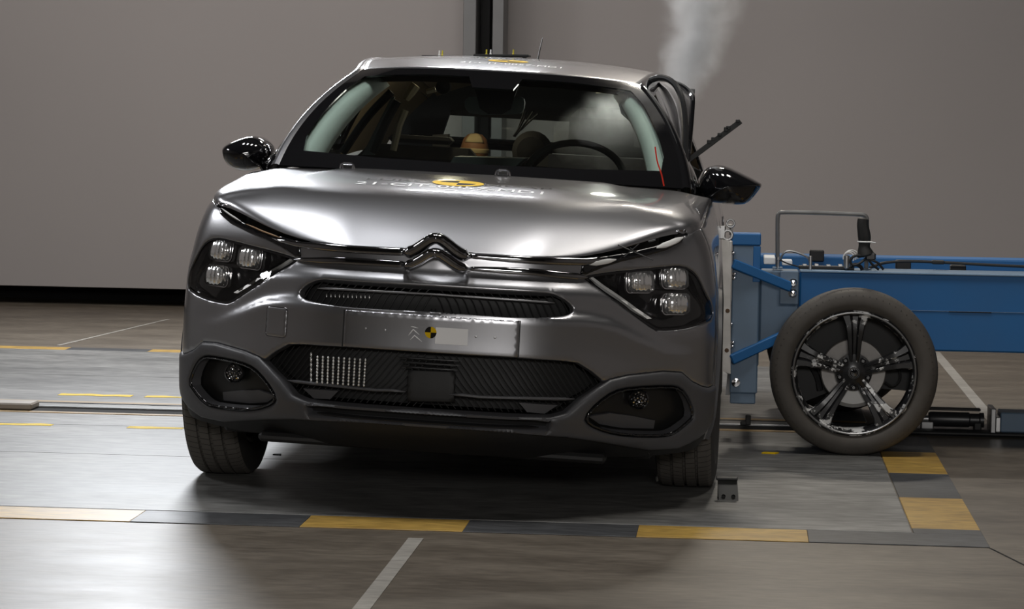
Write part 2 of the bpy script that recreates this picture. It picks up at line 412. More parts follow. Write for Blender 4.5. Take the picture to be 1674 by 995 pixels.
# ------------------------------------------------------------------ the car: body skin
CAR = empty('car', (0, 2.1, 0), 'silver grey crossover car struck by the blue trolley, hood marked with a yellow target', 'car')
def hermite(x, xs, ys):
    xs = np.asarray(xs, float); ys = np.asarray(ys, float); d = np.diff(ys)/np.diff(xs)
    m = np.zeros_like(ys); m[1:-1] = np.where(d[1:]*d[:-1] > 0, 2*d[1:]*d[:-1]/(d[1:]+d[:-1]+1e-12), 0); m[0] = d[0]; m[-1] = d[-1]
    x = np.clip(x, xs[0], xs[-1]); i = np.clip(np.searchsorted(xs, x)-1, 0, len(xs)-2); h = xs[i+1]-xs[i]; t = (x-xs[i])/h
    return (2*t**3-3*t**2+1)*ys[i]+(t**3-2*t**2+t)*h*m[i]+(-2*t**3+3*t**2)*ys[i+1]+(t**3-t**2)*h*m[i+1]
_pl = [(0, -.012), (.15, -.008), (.272, .004), (.36, .027), (.44, .063), (.53, .115), (.61, .165), (.69, .228), (.77, .293), (.832, .35), (.866, .415), (.881, .49),
       (.882, .60), (.877, .9), (.875, 1.3), (.875, 1.8), (.876, 2.4), (.88, 3.2), (.865, 3.7), (.82, 4.05), (.70, 4.27), (.45, 4.34), (0, 4.36)]
_pl = smooth_poly(np.array(_pl), 2, closed=False)
_sl = np.concatenate([[0], np.cumsum(np.linalg.norm(np.diff(_pl, axis=0), axis=1))])
LMAX = _sl[-1]
def plan(l):
    a = np.clip(np.abs(l), 0, LMAX); x = np.interp(a, _sl, _pl[:, 0]); y = np.interp(a, _sl, _pl[:, 1])
    e = .012; xa, ya = np.interp(np.clip(a-e, 0, LMAX), _sl, _pl[:, 0]), np.interp(np.clip(a-e, 0, LMAX), _sl, _pl[:, 1])
    xb, yb = np.interp(np.clip(a+e, 0, LMAX), _sl, _pl[:, 0]), np.interp(np.clip(a+e, 0, LMAX), _sl, _pl[:, 1])
    tx, ty = xb-xa, yb-ya; n = np.hypot(tx, ty)+1e-9
    nix, niy = -ty/n, tx/n          # inward
    at0 = a < e; nix = np.where(at0, 0, nix); niy = np.where(at0, 1, niy)
    s = np.where(l < 0, -1., 1.)
    return x*s, y, nix*s, niy
LCOR = float(np.interp(.38, _pl[:200, 1], _sl[:200])) if True else 0
DFZ = [.14, .20, .235, .27, .306, .34, .40, .46, .60, .632, .640, .649, .67, .70, .715, .73, .745, .757, .77, .82, .86, .9, .95, 1.0]
DFV = [.22, .115, .055, .018, .003, -.008, -.012, -.006, .0, .0, .004, .015, .027, .031, .034, .045, .060, .070, .073, .078, .10, .148, .23, .34]
DSZ = [.14, .18, .24, .32, .45, .56, .64, .70, .76, .82, .88, .92, .95, .98, 1.02, 1.08]
DSV = [.08, .055, .028, .010, .006, .006, .010, .014, .026, .040, .062, .086, .108, .135, .175, .23]
def ridge(l):                          # how far the shoulder crease drops towards the corners
    return hermite(np.abs(l), [0, .45, .56, .70, .86, 1.1, 9], [0, 0, .012, .06, .11, .12, .12])
def inset(l, z):
    a = np.abs(l)
    w = np.clip((a-.52)/(.95-.52), 0, 1); w = w*w*(3-2*w)
    zz = z+ridge(l)*np.clip((z-.40)/.15, 0, 1)*np.clip((.80-z)/.12, 0, 1)
    rise = .12*np.clip((a-1.0)/.85, 0, 1)*np.clip((z-.66)/.2, 0, 1)
    df = hermite(zz, DFZ, DFV); ds = hermite(z-rise, DSZ, DSV)
    return df*(1-w)+ds*w
def S0(l, z):
    x, y, nx, ny = plan(l); d = inset(l, z); return np.stack([x+nx*d, y+ny*d, z+0*x], -1)
def S(uv):
    uv = np.asarray(uv, float); l, z = uv[:, 0], uv[:, 1]; P = S0(l, z); e = .004
    du = S0(l+e, z)-S0(l-e, z); dv = S0(l, z+e)-S0(l, z-e); N = np.cross(du, dv); N /= np.linalg.norm(N, axis=1)[:, None]+1e-12
    return P, N
_LL, _ZZ = np.meshgrid(np.linspace(-1.6, 1.6, 321), np.linspace(.14, 1.0, 173)); _TP = project(to_world(S0(_LL.ravel(), _ZZ.ravel())))
_PN = S(np.stack([_LL.ravel(), _ZZ.ravel()], 1)); _vd = CAM-to_world(_PN[0]); _vd /= np.linalg.norm(_vd, axis=1)[:, None]
_TP[(to_world(_PN[1]+[0, 0, Z0])-[0, 0, Z0]*1 if False else _PN[1]*_vd).sum(1) < .04] = 1e6
def Tp(px, py):
    """where the line of sight to a point of the picture meets the car's skin: (along, height)"""
    d = ((_TP-(px, py))**2).sum(1); k = int(np.argmin(d)); uv = np.array([_LL.ravel()[k], _ZZ.ravel()[k]])
    f = lambda q: project(to_world(S0(q[0:1], q[1:2])))[0]-(px, py)
    for _ in range(12):
        r0 = f(uv); J = np.stack([(f(uv+[1e-4, 0])-r0)/1e-4, (f(uv+[0, 1e-4])-r0)/1e-4], 1)
        try: st_ = np.linalg.solve(J, r0)
        except Exception: break
        n = np.linalg.norm(st_); uv = uv-st_*min(1, .03/(n+1e-9))
        if n < 1e-6: break
    if np.linalg.norm(f(uv)) > .5 or abs(uv[0]-_LL.ravel()[k]) > .08: uv = np.array([_LL.ravel()[k], _ZZ.ravel()[k]])
    return uv
def T(pts): return np.array([Tp(*p) for p in pts])
def mir(P): Q = np.array(P, float).copy(); Q[:, 0] *= -1; return Q[::-1]
def both(P): return [np.asarray(P), mir(P)]
def closeX(P):                         # left half traced outline -> full symmetric outline
    P = np.asarray(P); return np.vstack([P, mir(P)])

# traced on the car's right front corner (left in the picture) and mirrored
HL = smooth_poly(T([(351.7, 387.5), (372.8, 391.7), (420.7, 404.4), (448.8, 411.4), (476.9, 420), (486.8, 424.6), (476.9, 431), (437.5, 455), (392.5, 484.6), (377, 494.4), (367.2, 496.4), (336.3, 488.8), (316.6, 479), (305.3, 466.3), (308, 446.6), (316.6, 427), (326.4, 407), (336.3, 394.6)]), 1)
SLOT = closeX(T([(709, 507.5), (640, 504.5), (561, 500), (513.5, 491.6), (497, 487.5), (487, 479), (499, 466), (519, 457), (533, 455), (560, 457), (640, 462.5), (709, 466.5)]))
SLOT = smooth_poly(SLOT, 1)
GRL = T([(709, 673), (566.7, 663.5), (500.8, 656), (478, 646), (457.8, 620.3), (440.6, 600.2), (430.5, 588.7), (449.2, 574.4), (470.7, 562.9), (495, 562.9), (562.4, 567.2), (709, 576.5)])
RING_IN = T([(500.8, 656), (478, 646), (457.8, 620.3), (440.6, 601), (423.4, 583), (400.4, 573), (354.6, 560), (331.6, 558.6), (314.4, 571.5), (302.5, 594.5), (298.8, 618)])
POD = smooth_poly(T([(311, 626), (320, 598), (331.6, 583), (346, 581.6), (394.7, 591.6), (417.6, 601.6), (437.7, 623), (453.5, 649), (447.7, 660.4), (423.4, 669), (394.7, 670.5), (348.8, 664.7), (334.5, 657.6), (320, 640.4)]), 1)
# hood shut line (left half), outer end first
HOODLINE = T([(362, 337), (372, 346), (400, 363), (432, 377.5), (470, 389), (492, 394), (560, 400.5), (640, 404), (709, 406)])
def Ztop(l):
    a = np.abs(l); h = HOODLINE[np.argsort(-HOODLINE[:, 0])]        # l from centre outward (negative side)
    return np.interp(a, np.concatenate([-h[:, 0], [1.0, 1.35, 1.7, 1.9, 2.2, 3.0, 4.2, 4.7, LMAX]]), np.concatenate([h[:, 1], [.922, .953, .986, .998, 1.005, 1.02, 1.05, 1.06, 1.06]]))

# ------------------------------------------------------------------ the car: painted panels
LB = 1.075                                   # where bumper meets front wing
DARKLINE = np.vstack([[(-LB, .425), (-1.0, .42), (-.951, .428)], RING_IN[3:9][::-1][0:1]*0+np.array([(-.904, .444)]), RING_IN[7:3:-1], [(-.557, .448)]])
GTOP = GRL[7:]                               # upper edge of the lower grille, outer end to the middle
top = np.linspace(-LB, LB, 90); TOPL = np.stack([top, Ztop(top)-.003], 1)
half = np.vstack([DARKLINE, GTOP]); half[-1, 0] = min(half[-1, 0], -.01)
OUT = np.vstack([TOPL[::-1], half, mir(half)])
bumper = patch('front_bumper', OUT, [HL, mir(HL), SLOT], S, .014, PAINT, CAR, rnd=.006, thick=.022)
# lower bumper in dark plastic
BOT = np.vstack([[(-LB, .30), (-1.03, .275)], T([(331, 682), (369, 690), (440, 686), (480, 685.5), (566, 690), (709, 699)])]); BOT[-1, 0] = -.008
ULIP = np.vstack([BOT+[0, .006], [(-.01, .188), (-.4, .19), (-.75, .195), (-1.0, .22), (-LB, .25)]])
GBOT = GRL[:6].copy(); GBOT[0, 0] = -.01     # middle to outer end along the bottom of the grille
outl = np.vstack([BOT[::-1], DARKLINE, GBOT[::-1]])
OUTD = np.vstack([GBOT, DARKLINE[::-1][1:], BOT]); OUTD = np.vstack([OUTD, mir(OUTD)])
LSLOT = T([(709, 679.5), (600, 671), (520, 664.5), (500, 665), (504, 677), (560, 682.5), (709, 694)]); LSLOT[0, 0] = LSLOT[-1, 0] = -.004
LSLOT = np.vstack([LSLOT, mir(LSLOT)])
PODB = POD
patch('lower_bumper', OUTD, [PODB, mir(PODB), LSLOT], S, .014, DARKP, CAR, lift=.009, rnd=.014, thick=.03)['label'] = 'dark grey plastic lower bumper'
_ul = BOT+[0, .006]; _bl = np.array([(-LB, .25), (-1.0, .22), (-.75, .195), (-.4, .19), (-.01, .188)])
patch('under_lip', np.vstack([_ul, mir(_ul), mir(_bl)[::-1], _bl[::-1]]), [], S, .03, BLACKM, CAR, lift=-.004, thick=.02)
def ARCH(l, r=.365): return .335+np.sqrt(np.maximum(r*r-(l-1.475)**2, 0))
def zlow(l): return .22+0*l
def side_panel(name, l0, l1, sg, arch=None, m=PAINT):
    ls = np.linspace(l0, l1, 24); lo = np.full(24, .24)
    if arch is not None: lo = np.maximum(lo, np.where(np.abs(ls-arch) < .365, .335+np.sqrt(np.maximum(.365**2-(ls-arch)**2, 0)), 0))
    P = np.vstack([np.stack([ls, lo], 1), np.stack([ls, Ztop(ls)-.003], 1)[::-1]])
    if sg < 0: P = mir(P)
    return patch(name, P, [], S, .03, m, CAR, rnd=.005, thick=.02)
YL = lambda Y: float(np.interp(Y, _pl[:len(_pl)-8, 1], _sl[:len(_pl)-8]))
AR2 = YL(.885+2.665)
for sg in (-1, 1):
    side_panel('front_wing', LB+.002, YL(1.38), sg, YL(.885)); side_panel('front_door', YL(1.384), YL(2.40), sg)
    side_panel('rear_door', YL(2.404), YL(3.22), sg); side_panel('rear_wing', YL(3.224), YL(4.1), sg, AR2)
    # black arch trim
    for c, nm in ((YL(.885), 'arch_trim'), (AR2, 'arch_trim')):
        a = np.linspace(-.25, math.pi+.25, 40); G = []
        for r in (.335, .345, .375, .385):
            uv = np.stack([c-np.cos(a)*r, .335+np.sin(a)*r], 1); uv = uv*np.array([sg, 1]); P, N = S(uv); G.append(P+N*(.012 if .34 < r < .38 else -.02))
        MB().grid(np.array(G)).build(nm, DARKP, CAR, body=True)
ls = np.linspace(YL(4.105), LMAX, 24); P = np.vstack([np.stack([ls, 0*ls+.26], 1), np.stack([ls, 0*ls+1.0], 1)[::-1]])
P = np.vstack([np.stack([ls, 0*ls+.26], 1), np.stack([ls, 0*ls+1.0], 1)[::-1]])
for sg in (-1, 1): patch('tail_panel', P if sg > 0 else mir(P), [], S, .05, PAINT, CAR, thick=.02)

# bonnet
_hx = np.array([S0(np.array([l]), np.array([z]))[0] for l, z in HOODLINE]); _hx = _hx[np.argsort(-_hx[:, 0])]; _hX = -_hx[:, 0]; _hY = _hx[:, 1]; _hZ = _hx[:, 2]
_hX[0] = 0; _hY[0] = min(_hY[0], _hY[1])
_gx = np.linspace(0, _hX[-1], 81); _ker = np.hanning(23); _ker /= _ker.sum()
def _soft(v):
    g = np.interp(_gx, _hX, v); p = np.concatenate([g[11:0:-1], g, 2*g[-1]-g[-2:-13:-1]]); return np.convolve(p, _ker, 'valid')
_hY, _hZ = _soft(_hY), _soft(_hZ); _hX = _gx
HXF = float(_hX[-1]); HYF = float(_hY[-1])
HXB = float(np.interp(1.29, _sp[:, 1], _sp[:, 0])) if False else .74
def cowlY(X): return 1.028+.20*(np.abs(X)/.74)**2
_sl2 = np.linspace(-HOODLINE[:, 0].min(), 2.3, 60); _sp = S0(_sl2, Ztop(_sl2)); _sp[0] = (HXF, HYF, _hZ[-1])
def sideX(Y): return np.interp(Y, _sp[:, 1], _sp[:, 0])
def sideZ(Y): return np.interp(Y, _sp[:, 1], _sp[:, 2])
def hoodZ(X, Y):
    a = np.abs(X); u = np.clip(a/sideX(Y), 0, 1)
    fy = np.interp(u*HXF, _hX, _hY); df = np.maximum(Y-fy, 0); ds = np.maximum(sideX(Y)-a, 0)
    core = hermite(Y, [-.1, .05, .15, .3, .585, .8, 1.0, 1.27], [.90, .928, .952, .982, 1.018, 1.031, 1.040, 1.048])-.022*u**2
    xc = np.interp(Y, [.3, .5, .8, 1.25], [.62, .60, .53, .46]); t = np.clip((a-xc)/.09+.5, 0, 1); core = core-.009*t*t*(3-2*t)*np.clip((Y-.3)/.2, 0, 1)
    zf = np.interp(u*HXF, _hX, _hZ); zs = sideZ(Y); m = u**5; zt = zf*(1-m)+np.maximum(zs, zf*0)*m
    q = lambda t, p: (1-(1-np.clip(t, 0, 1))**p)**(1/p)
    tq = np.clip(df/(.34-.16*u**2), 0, 1); qa, qb = np.maximum((1-u**4)*(1-(1-tq)**2.35)+u**4*q(tq, 2.3), 1e-4), np.maximum(q(ds/.15, 2.3), 1e-4)
    return zt+np.maximum(core-zt, 0.)*(qa**-3.+qb**-3.-1)**(-1/3.)
us = np.sin(np.linspace(-1, 1, 91)*math.pi/2); vs = np.linspace(0, 1, 61)**1.9
G = np.zeros((61, 91, 3))
for i, v in enumerate(vs):
    xf = us*HXF; yf = np.interp(np.abs(xf), _hX, _hY); xb = us*.74; yb = cowlY(xb)
    Y = yf+(yb-yf)*v; X = us*sideX(np.full(91, HYF+(1.28-HYF)*v)); G[i, :, 0] = X; G[i, :, 1] = Y; G[i, :, 2] = hoodZ(X, Y)
MB().grid(G).build('bonnet', PAINT, CAR, body=True, sharp=60, solid=.012)
bonnet = bpy.data.objects['bonnet']
def hoodP(x, y, lift=.0016): x = np.asarray(x, float); y = np.asarray(y, float); return np.stack([x, y, hoodZ(x, y)+lift], -1)

# windscreen, pillars, roof
def WS(u, v):
    u = np.asarray(u, float); v = np.asarray(v, float)
    x0, x1 = .722, .517
    X = u*(x0+(x1-x0)*v+.034*4*v*(1-v)); a = np.abs(u)
    Y = (1.04+.195*a**2)*(1-v)+(1.675+.115*a**2)*v-.02*4*v*(1-v); Z = (1.035-.008*a**2)*(1-v)+(1.405-.018*a**3)*v+.016*4*v*(1-v)
    return np.stack([X, Y, Z], -1)
def WSs(uv):
    u, v = uv[:, 0]/.65, uv[:, 1]/.72; e = .01
    P = WS(u, v); N = np.cross(WS(u+e, v)-WS(u-e, v), WS(u, v+e)-WS(u, v-e)); N /= np.linalg.norm(N, axis=1)[:, None]; return P, N
def wsq(pts): return [(u*.65, v*.72) for u, v in pts]
WOUT = wsq([(-1, 0), (-.5, 0), (0, 0), (.5, 0), (1, 0), (1, .25), (1, .5), (1, .75), (1, 1), (.5, 1), (0, 1), (-.5, 1), (-1, 1), (-1, .75), (-1, .5), (-1, .25)])
WIN = wsq([(-.895, .13), (-.5, .10), (0, .09), (.5, .10), (.895, .13), (.92, .25), (.92, .5), (.92, .75), (.90, .90), (.5, .925), (.18, .925), (.13, .80), (-.13, .80), (-.18, .925), (-.5, .925), (-.90, .90), (-.92, .75), (-.92, .5), (-.92, .25)])
patch('windscreen_border', WOUT, [WIN], WSs, .03, BLACKG, CAR, thick=.006)
patch('windscreen', WIN, [], WSs, .05, WGLASS, CAR, lift=-.001)['label'] = 'clear windscreen glass'
def ROOFZ(X, Y):
    zc = hermite(Y, [1.6, 1.68, 1.9, 2.2, 2.6, 3.0, 3.4, 3.8, 4.0], [1.39, 1.405, 1.434, 1.457, 1.474, 1.482, 1.478, 1.44, 1.40])
    ze = hermite(Y, [1.6, 1.8, 2.2, 2.8, 3.4, 3.8, 4.0], [1.36, 1.387, 1.43, 1.447, 1.42, 1.35, 1.30]); u = np.clip(np.abs(X)/roofX(Y), 0, 1.0)
    return zc-(zc-ze)*u**2.6
def roofX(Y): return hermite(Y, [1.6, 1.8, 2.1, 2.5, 3.0, 3.5, 4.0], [.50, .517, .545, .558, .55, .515, .46])
us = np.linspace(-1, 1, 61); G = np.zeros((50, 61, 3))
for i, v in enumerate(np.linspace(0, 1, 50)):
    Y = (1.675+.115*us**2)*(1-v)+3.8*v; X = us*roofX(Y); G[i, :, 0] = X; G[i, :, 1] = Y; G[i, :, 2] = ROOFZ(X, Y)
G[0, :, 2] -= .004
MB().grid(G).build('roof', PAINT, CAR, body=True, sharp=60, solid=.012)
LINER = mat('brown_headlining', (.16, .125, .085), .9, noise=.1, nscale=80)
Gi = G.copy(); Gi[..., 2] -= .045; Gi[..., 0] *= .97; MB().grid(Gi).build('headlining', LINER, CAR, body=True)
TRIMP = mat('pale_trim', (.82, .88, .84), .8, noise=.05, nscale=60)
TRIMB = mat('beige_trim', (.55, .48, .33), .8, noise=.05, nscale=60)
INTB = mat('interior_black', (.016, .015, .014), .7, noise=.15, nscale=50)
BELT = np.array([(.735, 1.20, 1.0), (.768, 1.5, 1.0), (.775, 1.9, 1.005), (.775, 2.6, 1.02), (.75, 3.3, 1.05), (.70, 3.9, 1.06)])
RAIL = np.array([(.722, 1.235, 1.03), (.664, 1.42, 1.15), (.61, 1.61, 1.27), (.545, 1.80, 1.387), (.545, 2.1, 1.422), (.558, 2.5, 1.440), (.55, 3.0, 1.438), (.515, 3.5, 1.405), (.47, 3.8, 1.35)])
vv = np.linspace(0, 1, 24); edge = WS(np.ones(24), vv)
RAIL = np.vstack([edge[::4], edge[-1:], [(.549, 2.1, 1.422), (.562, 2.5, 1.443), (.554, 3.0, 1.440), (.518, 3.5, 1.41), (.47, 3.8, 1.35)]])
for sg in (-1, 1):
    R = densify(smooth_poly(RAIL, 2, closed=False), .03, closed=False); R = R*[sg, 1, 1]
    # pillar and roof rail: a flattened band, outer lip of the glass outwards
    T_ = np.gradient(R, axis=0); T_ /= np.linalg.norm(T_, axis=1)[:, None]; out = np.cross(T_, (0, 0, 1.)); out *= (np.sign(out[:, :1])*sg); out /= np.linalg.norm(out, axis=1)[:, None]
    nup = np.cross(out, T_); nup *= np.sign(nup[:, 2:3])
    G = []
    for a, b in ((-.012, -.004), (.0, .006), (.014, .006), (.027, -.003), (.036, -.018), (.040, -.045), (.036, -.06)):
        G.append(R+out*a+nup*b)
    MB().grid(np.array(G)).build('roof_pillar', PAINT if sg < 0 else BLACKG, CAR, body=True, sharp=70)  # right pillar coloured black to imitate its dark reflection; left keeps body paint
    # side glazing with black frame
    nb = 60; tb = np.linspace(0, 1, nb)
    def along(Pl, ys): return np.stack([np.interp(ys, Pl[:, 1], Pl[:, 0]), ys, np.interp(ys, Pl[:, 1], Pl[:, 2])], -1)
    RP = smooth_poly(RAIL, 2, closed=False)
    ysb = np.linspace(1.26, 3.8, nb); A = along(BELT, ysb); Bq = along(RP, ysb); A[:, 0] += .01
    G = np.array([A*(1-t)+Bq*t + np.array([.025*4*t*(1-t), 0, 0]) for t in np.linspace(0, 1, 9)])*[sg, 1, 1]
    def cell(i0, i1, r0, r1, nm, m):
        MB().grid(G[r0:r1+1, i0:i1+1]).build(nm, m, CAR, body=True, solid=.006)
    cell(4, 26, 1, 7, 'front_side_glass', SGLASS) if sg < 0 else None
    cell(29, 38, 1, 7, 'rear_side_glass', SGLASS)
    cell(0, 59, 0, 1, 'belt_trim', BLACKG); cell(0, 59, 7, 8, 'window_trim', BLACKG)
    cell(0, 4, 1, 7, 'window_corner', BLACKG); cell(26, 29, 1, 7, 'centre_pillar', BLACKG); cell(38, 59, 1, 7, 'rear_pillar', PAINT); MB().grid(G[0:9, 37:60]-[.02*sg, 0, 0]).build('pillar_lining', LINER, CAR, body=True)
    # inner pillar trims
    Rv = WS(np.full(14, .925*sg), np.linspace(.10, .95, 14)); Gi = []
    for dx, dy in ((-.002, .02), (.0, .035), (-.018*sg if False else 0, .05)): pass
    inn = np.array([-sg, 0, 0]); Gt = [Rv+np.array([0, .014, -.010]), Rv+inn*.042+np.array([0, .03, -.018]), Rv+inn*.066+np.array([0, .06, -.03]), Rv+inn*.07+np.array([0, .12, -.04]), Rv+inn*.03+np.array([0, .16, -.04])]
    MB().grid(np.array(Gt)).build('pillar_trim', TRIMP, CAR, body=True, sharp=60, solid=.004)
    if sg < 0:
        ps = np.array([bY(643, 246, 2.45), bY(652, 205, 2.46), bY(662, 180, 2.47)]); MB().tube(ps, [.014, .016, .017], 8).build('centre_pillar_trim', TRIMB, CAR, body=True)
        ps = np.array([bY(664, 163, 2.5), bY(672, 150, 2.5), bY(680, 139, 2.5)]); MB().tube(ps, [.012, .02, .02], 8).build('grab_handle_trim', TRIMB, CAR, body=True)
        for (a, b, c) in (((560, 250), (600, 190), (640, 150)), ((610, 250), (628, 205), (650, 165))):
            ps = np.array([bY(*a, 2.2), bY(*b, 2.2), bY(*c, 2.2)]); MB().tube(smooth_poly(ps, 2, False), .016, 8).build('door_seal', INTB, CAR, body=True)
        GREY = mat('interior_grey', (.16, .18, .17), .7, noise=.05)
        ps = [bY(*p, 2.3) for p in ((592, 253), (612, 253), (645, 158), (640, 158))]; MB().prism(ps, (0, .02, 0)).build('belt_panel', GREY, CAR, body=True)
# tailgate
def TG(uv): P = np.stack([uv[:, 0], 3.80+(1.36-uv[:, 1])*1.15, uv[:, 1]], -1); N = np.tile(np.array([0, .65, .75]), (len(P), 1)); return P, N
TGO = [(-.74, 1.0), (.74, 1.0), (.69, 1.14), (.54, 1.36), (.25, 1.43), (-.25, 1.43), (-.54, 1.36), (-.69, 1.14)]
patch('tailgate', TGO, [[(-.47, 1.125), (.47, 1.125), (.42, 1.245), (-.42, 1.245)], [(-.53, 1.02), (.53, 1.02), (.50, 1.095), (-.50, 1.095)]], TG, .06, BLACKS, CAR, thick=.03)
patch('rear_glass', [(-.47, 1.125), (.47, 1.125), (.42, 1.245), (-.42, 1.245)], [], TG, .1, glass('rear_tint', (.62, .66, .63)), CAR, lift=-.01)
patch('rear_glass', [(-.53, 1.02), (.53, 1.02), (.50, 1.095), (-.50, 1.095)], [], TG, .1, glass('rear_tint', (.62, .66, .63)), CAR, lift=-.01)
MB().box((-.62, 4.0, 1.095), (.62, 4.2, 1.125), .008).build('rear_spoiler', BLACKG, CAR, body=True)

# underbody, wheels
MB().box((-.70, .30, .19), (.70, 4.15, .34), .02).build('underbody', BLACKM, CAR, body=True)
MB().box((-.55, .16, .185), (.55, .75, .215), .01).build('undertray', BLACKM, CAR, body=True)
MB().box((-.55, .2, .25), (.55, .35, .76), .02).build('radiator_support', VOID, CAR, body=True)
MB().box((-.70, .62, .34), (.70, 1.2, .80), .05).build('engine_bay', VOID, CAR, body=True)
def wheel_assembly(parent, x, y, sg, steer=0., R=.341, W=.195):
    cen = np.array([x, y, R]); ax = np.array([math.cos(steer)*sg, math.sin(steer)*sg, 0])
    prof = [(.235, W*.42), (.26, W*.5), (.30, W*.5), (.328, W*.46), (R-.004, W*.40)]
    t = W*.36
    for g in (.20, -.01, -.20):
        pass
    xs_ = [.38, .235, .225, .195, .185, .03, .02, -.02, -.03, -.185, -.195, -.225, -.235, -.38]
    dp = [0, 0, -.009, -.009, 0, 0, -.009, -.009, 0, 0, -.009, -.009, 0, 0]
    for a, d in zip(xs_, dp): prof.append((R+d-.004*abs(a/.38)**3, W*a))
    prof += [(R-.004, -W*.40), (.328, -W*.46), (.30, -W*.5), (.26, -W*.5), (.235, -W*.42), (.225, -W*.3), (.225, W*.3), (.235, W*.42)]
    tyre = MB().lathe(prof, cen, ax, 96).build('tyre', [tread_mat(cen), RUBBER], parent, sharp=30); pz = [tyre.data.materials] and None
    np_ = 96; k_ = len(prof)-1; tyre.data.polygons.foreach_set('material_index', [0 if (prof[i][0] > R-.02 and prof[i+1][0] > R-.02) else 1 for i in range(k_) for _ in range(np_)])
    m = MB(); m.lathe([(.232, W*.42), (.22, W*.40), (.215, W*.1), (.06, W*.28), (.0, W*.28)], cen, ax, 40)
    m.lathe([(.23, -W*.42), (.215, -W*.38), (.21, W*.05), (0, W*.05)], cen, ax, 40)
    m.build('rim', BLACKS, tyre)
def tread_mat(cen):
    m = mat('tread_rubber', (.095, .087, .077), .75, noise=.15, nscale=40, bump=.12) if False else bpy.data.materials.new('tread_rubber'); m.use_nodes = True; nt = m.node_tree; b = nt.nodes['Principled BSDF']; L = nt.links.new
    tc = nt.nodes.new('ShaderNodeTexCoord'); mp = nt.nodes.new('ShaderNodeMapping'); mp.inputs['Location'].default_value = tuple(-np.array(cen)+ORIGIN['car']); L(tc.outputs['Object'], mp.inputs[0])
    sp = nt.nodes.new('ShaderNodeSeparateXYZ'); L(mp.outputs[0], sp.inputs[0])
    def mth(op, a, b_=None):
        n = nt.nodes.new('ShaderNodeMath'); n.operation = op
        for i_, v in enumerate((a, b_)):
            if v is None: continue
            if isinstance(v, (int, float)): n.inputs[i_].default_value = v
            else: L(v, n.inputs[i_])
        return n.outputs[0]
    at = mth('ARCTAN2', sp.outputs[2], sp.outputs[1]); fr = mth('FRACT', mth('ADD', mth('MULTIPLY', at, 84/(2*math.pi)), mth('MULTIPLY', mth('ABSOLUTE', sp.outputs[0]), 6.)))
    ln = mth('LESS_THAN', fr, .10)
    mx = nt.nodes.new('ShaderNodeMix'); mx.data_type = 'RGBA'; mx.inputs[6].default_value = (.105, .095, .083, 1); mx.inputs[7].default_value = (.02, .018, .016, 1); L(ln, mx.inputs[0]); L(mx.outputs[2], b.inputs['Base Color']); b.inputs['Roughness'].default_value = .78
    return m
for x, y, sg, stv in ((-.787, .885, -1, -.03), (.787, .885, 1, -.03), (-.787, 3.55, -1, 0), (.787, 3.55, 1, 0)): wheel_assembly(CAR, x, y, sg, stv)

# ------------------------------------------------------------------ front details
def bowl(name, outline, depth, m, parent, lift=-.003, back=None, shrink=.94):
    L0 = densify(outline, .014); c = L0.mean(0); P0, N0 = S(L0); A = P0+N0*lift
    L1 = c+(L0-c)*shrink; P1, N1 = S(L1); Bq = P1-np.array([0, -1, 0])*depth-N1*0
    n = len(L0); V = np.vstack([A, Bq, Bq.mean(0)[None]]); F = [[i, (i+1) % n, n+(i+1) % n, n+i] for i in range(n)]
    V2, F2, lp = triangulate(L1, [], .02); P2, N2 = S(V2); P2 = P2+np.array([0, 1, 0])*depth
    o = MB(); o.add(V[:2*n], F); o.add(P2, F2.tolist()); return o.build(name, m, parent, body=True, sharp=30)
def sweep(name, path, hw, ht, m, parent, lift=.0, n=10, surf=S, taper=True, step=.012, ends=1.0):
    """a rounded bar lying on the skin along path (list of (along, height))"""
    uv = densify(path, step, closed=False); P, N = surf(uv); Tn = np.gradient(P, axis=0); Tn /= np.linalg.norm(Tn, axis=1)[:, None]; Bn = np.cross(N, Tn); k = len(P)
    s = np.ones(k)
    if taper: t = np.linspace(0, 1, k); s = np.clip(np.minimum(t, 1-t)*k/4+.25, 0, 1)
    hw = np.broadcast_to(np.asarray(hw, float), (k,)) if np.ndim(hw) == 0 or len(hw) == k else np.interp(np.linspace(0, 1, k), np.linspace(0, 1, len(hw)), hw)
    V = []
    for j in range(n):
        a = 2*math.pi*j/n; ca = math.copysign(abs(math.cos(a))**.7, math.cos(a)); sa = math.copysign(abs(math.sin(a))**.7, math.sin(a)); V.append(P+Bn*(ca*hw*s)[:, None]+N*(sa*ht*s+lift)[:, None])
    V = np.array(V); G = np.vstack([V, V[:1]]); mb = MB(); VV = V.transpose(1, 0, 2).reshape(-1, 3)
    F = [[i*n+j, i*n+(j+1) % n, (i+1)*n+(j+1) % n, (i+1)*n+j] for i in range(k-1) for j in range(n)]+[list(range(n))[::-1], [(k-1)*n+j for j in range(n)]]
    return mb.add(VV, F).build(name, m, parent, body=True, sharp=50)
def rounded(c, hw, hh, r, n=6):
    P = []
    for sx, sy, a0 in ((1, 1, 0), (-1, 1, 90), (-1, -1, 180), (1, -1, 270)):
        for i in range(n+1):
            a = math.radians(a0+90*i/n); P.append((c[0]+sx*(hw-r)+r*math.cos(a), c[1]+sy*(hh-r)+r*math.sin(a)))
    return np.array(P)
def inset_poly(P, d):
    P = densify(P, .01); nx = np.roll(P, -1, 0)-np.roll(P, 1, 0); ar = np.sum(P[:, 0]*np.roll(P[:, 1], -1)-P[:, 1]*np.roll(P[:, 0], -1)); nr = np.stack([-nx[:, 1], nx[:, 0]], 1)*np.sign(ar); nr /= np.linalg.norm(nr, axis=1)[:, None]+1e-9
    Q = P+nr*d; k = dist_poly(Q, P) > d*.9; return Q[k]
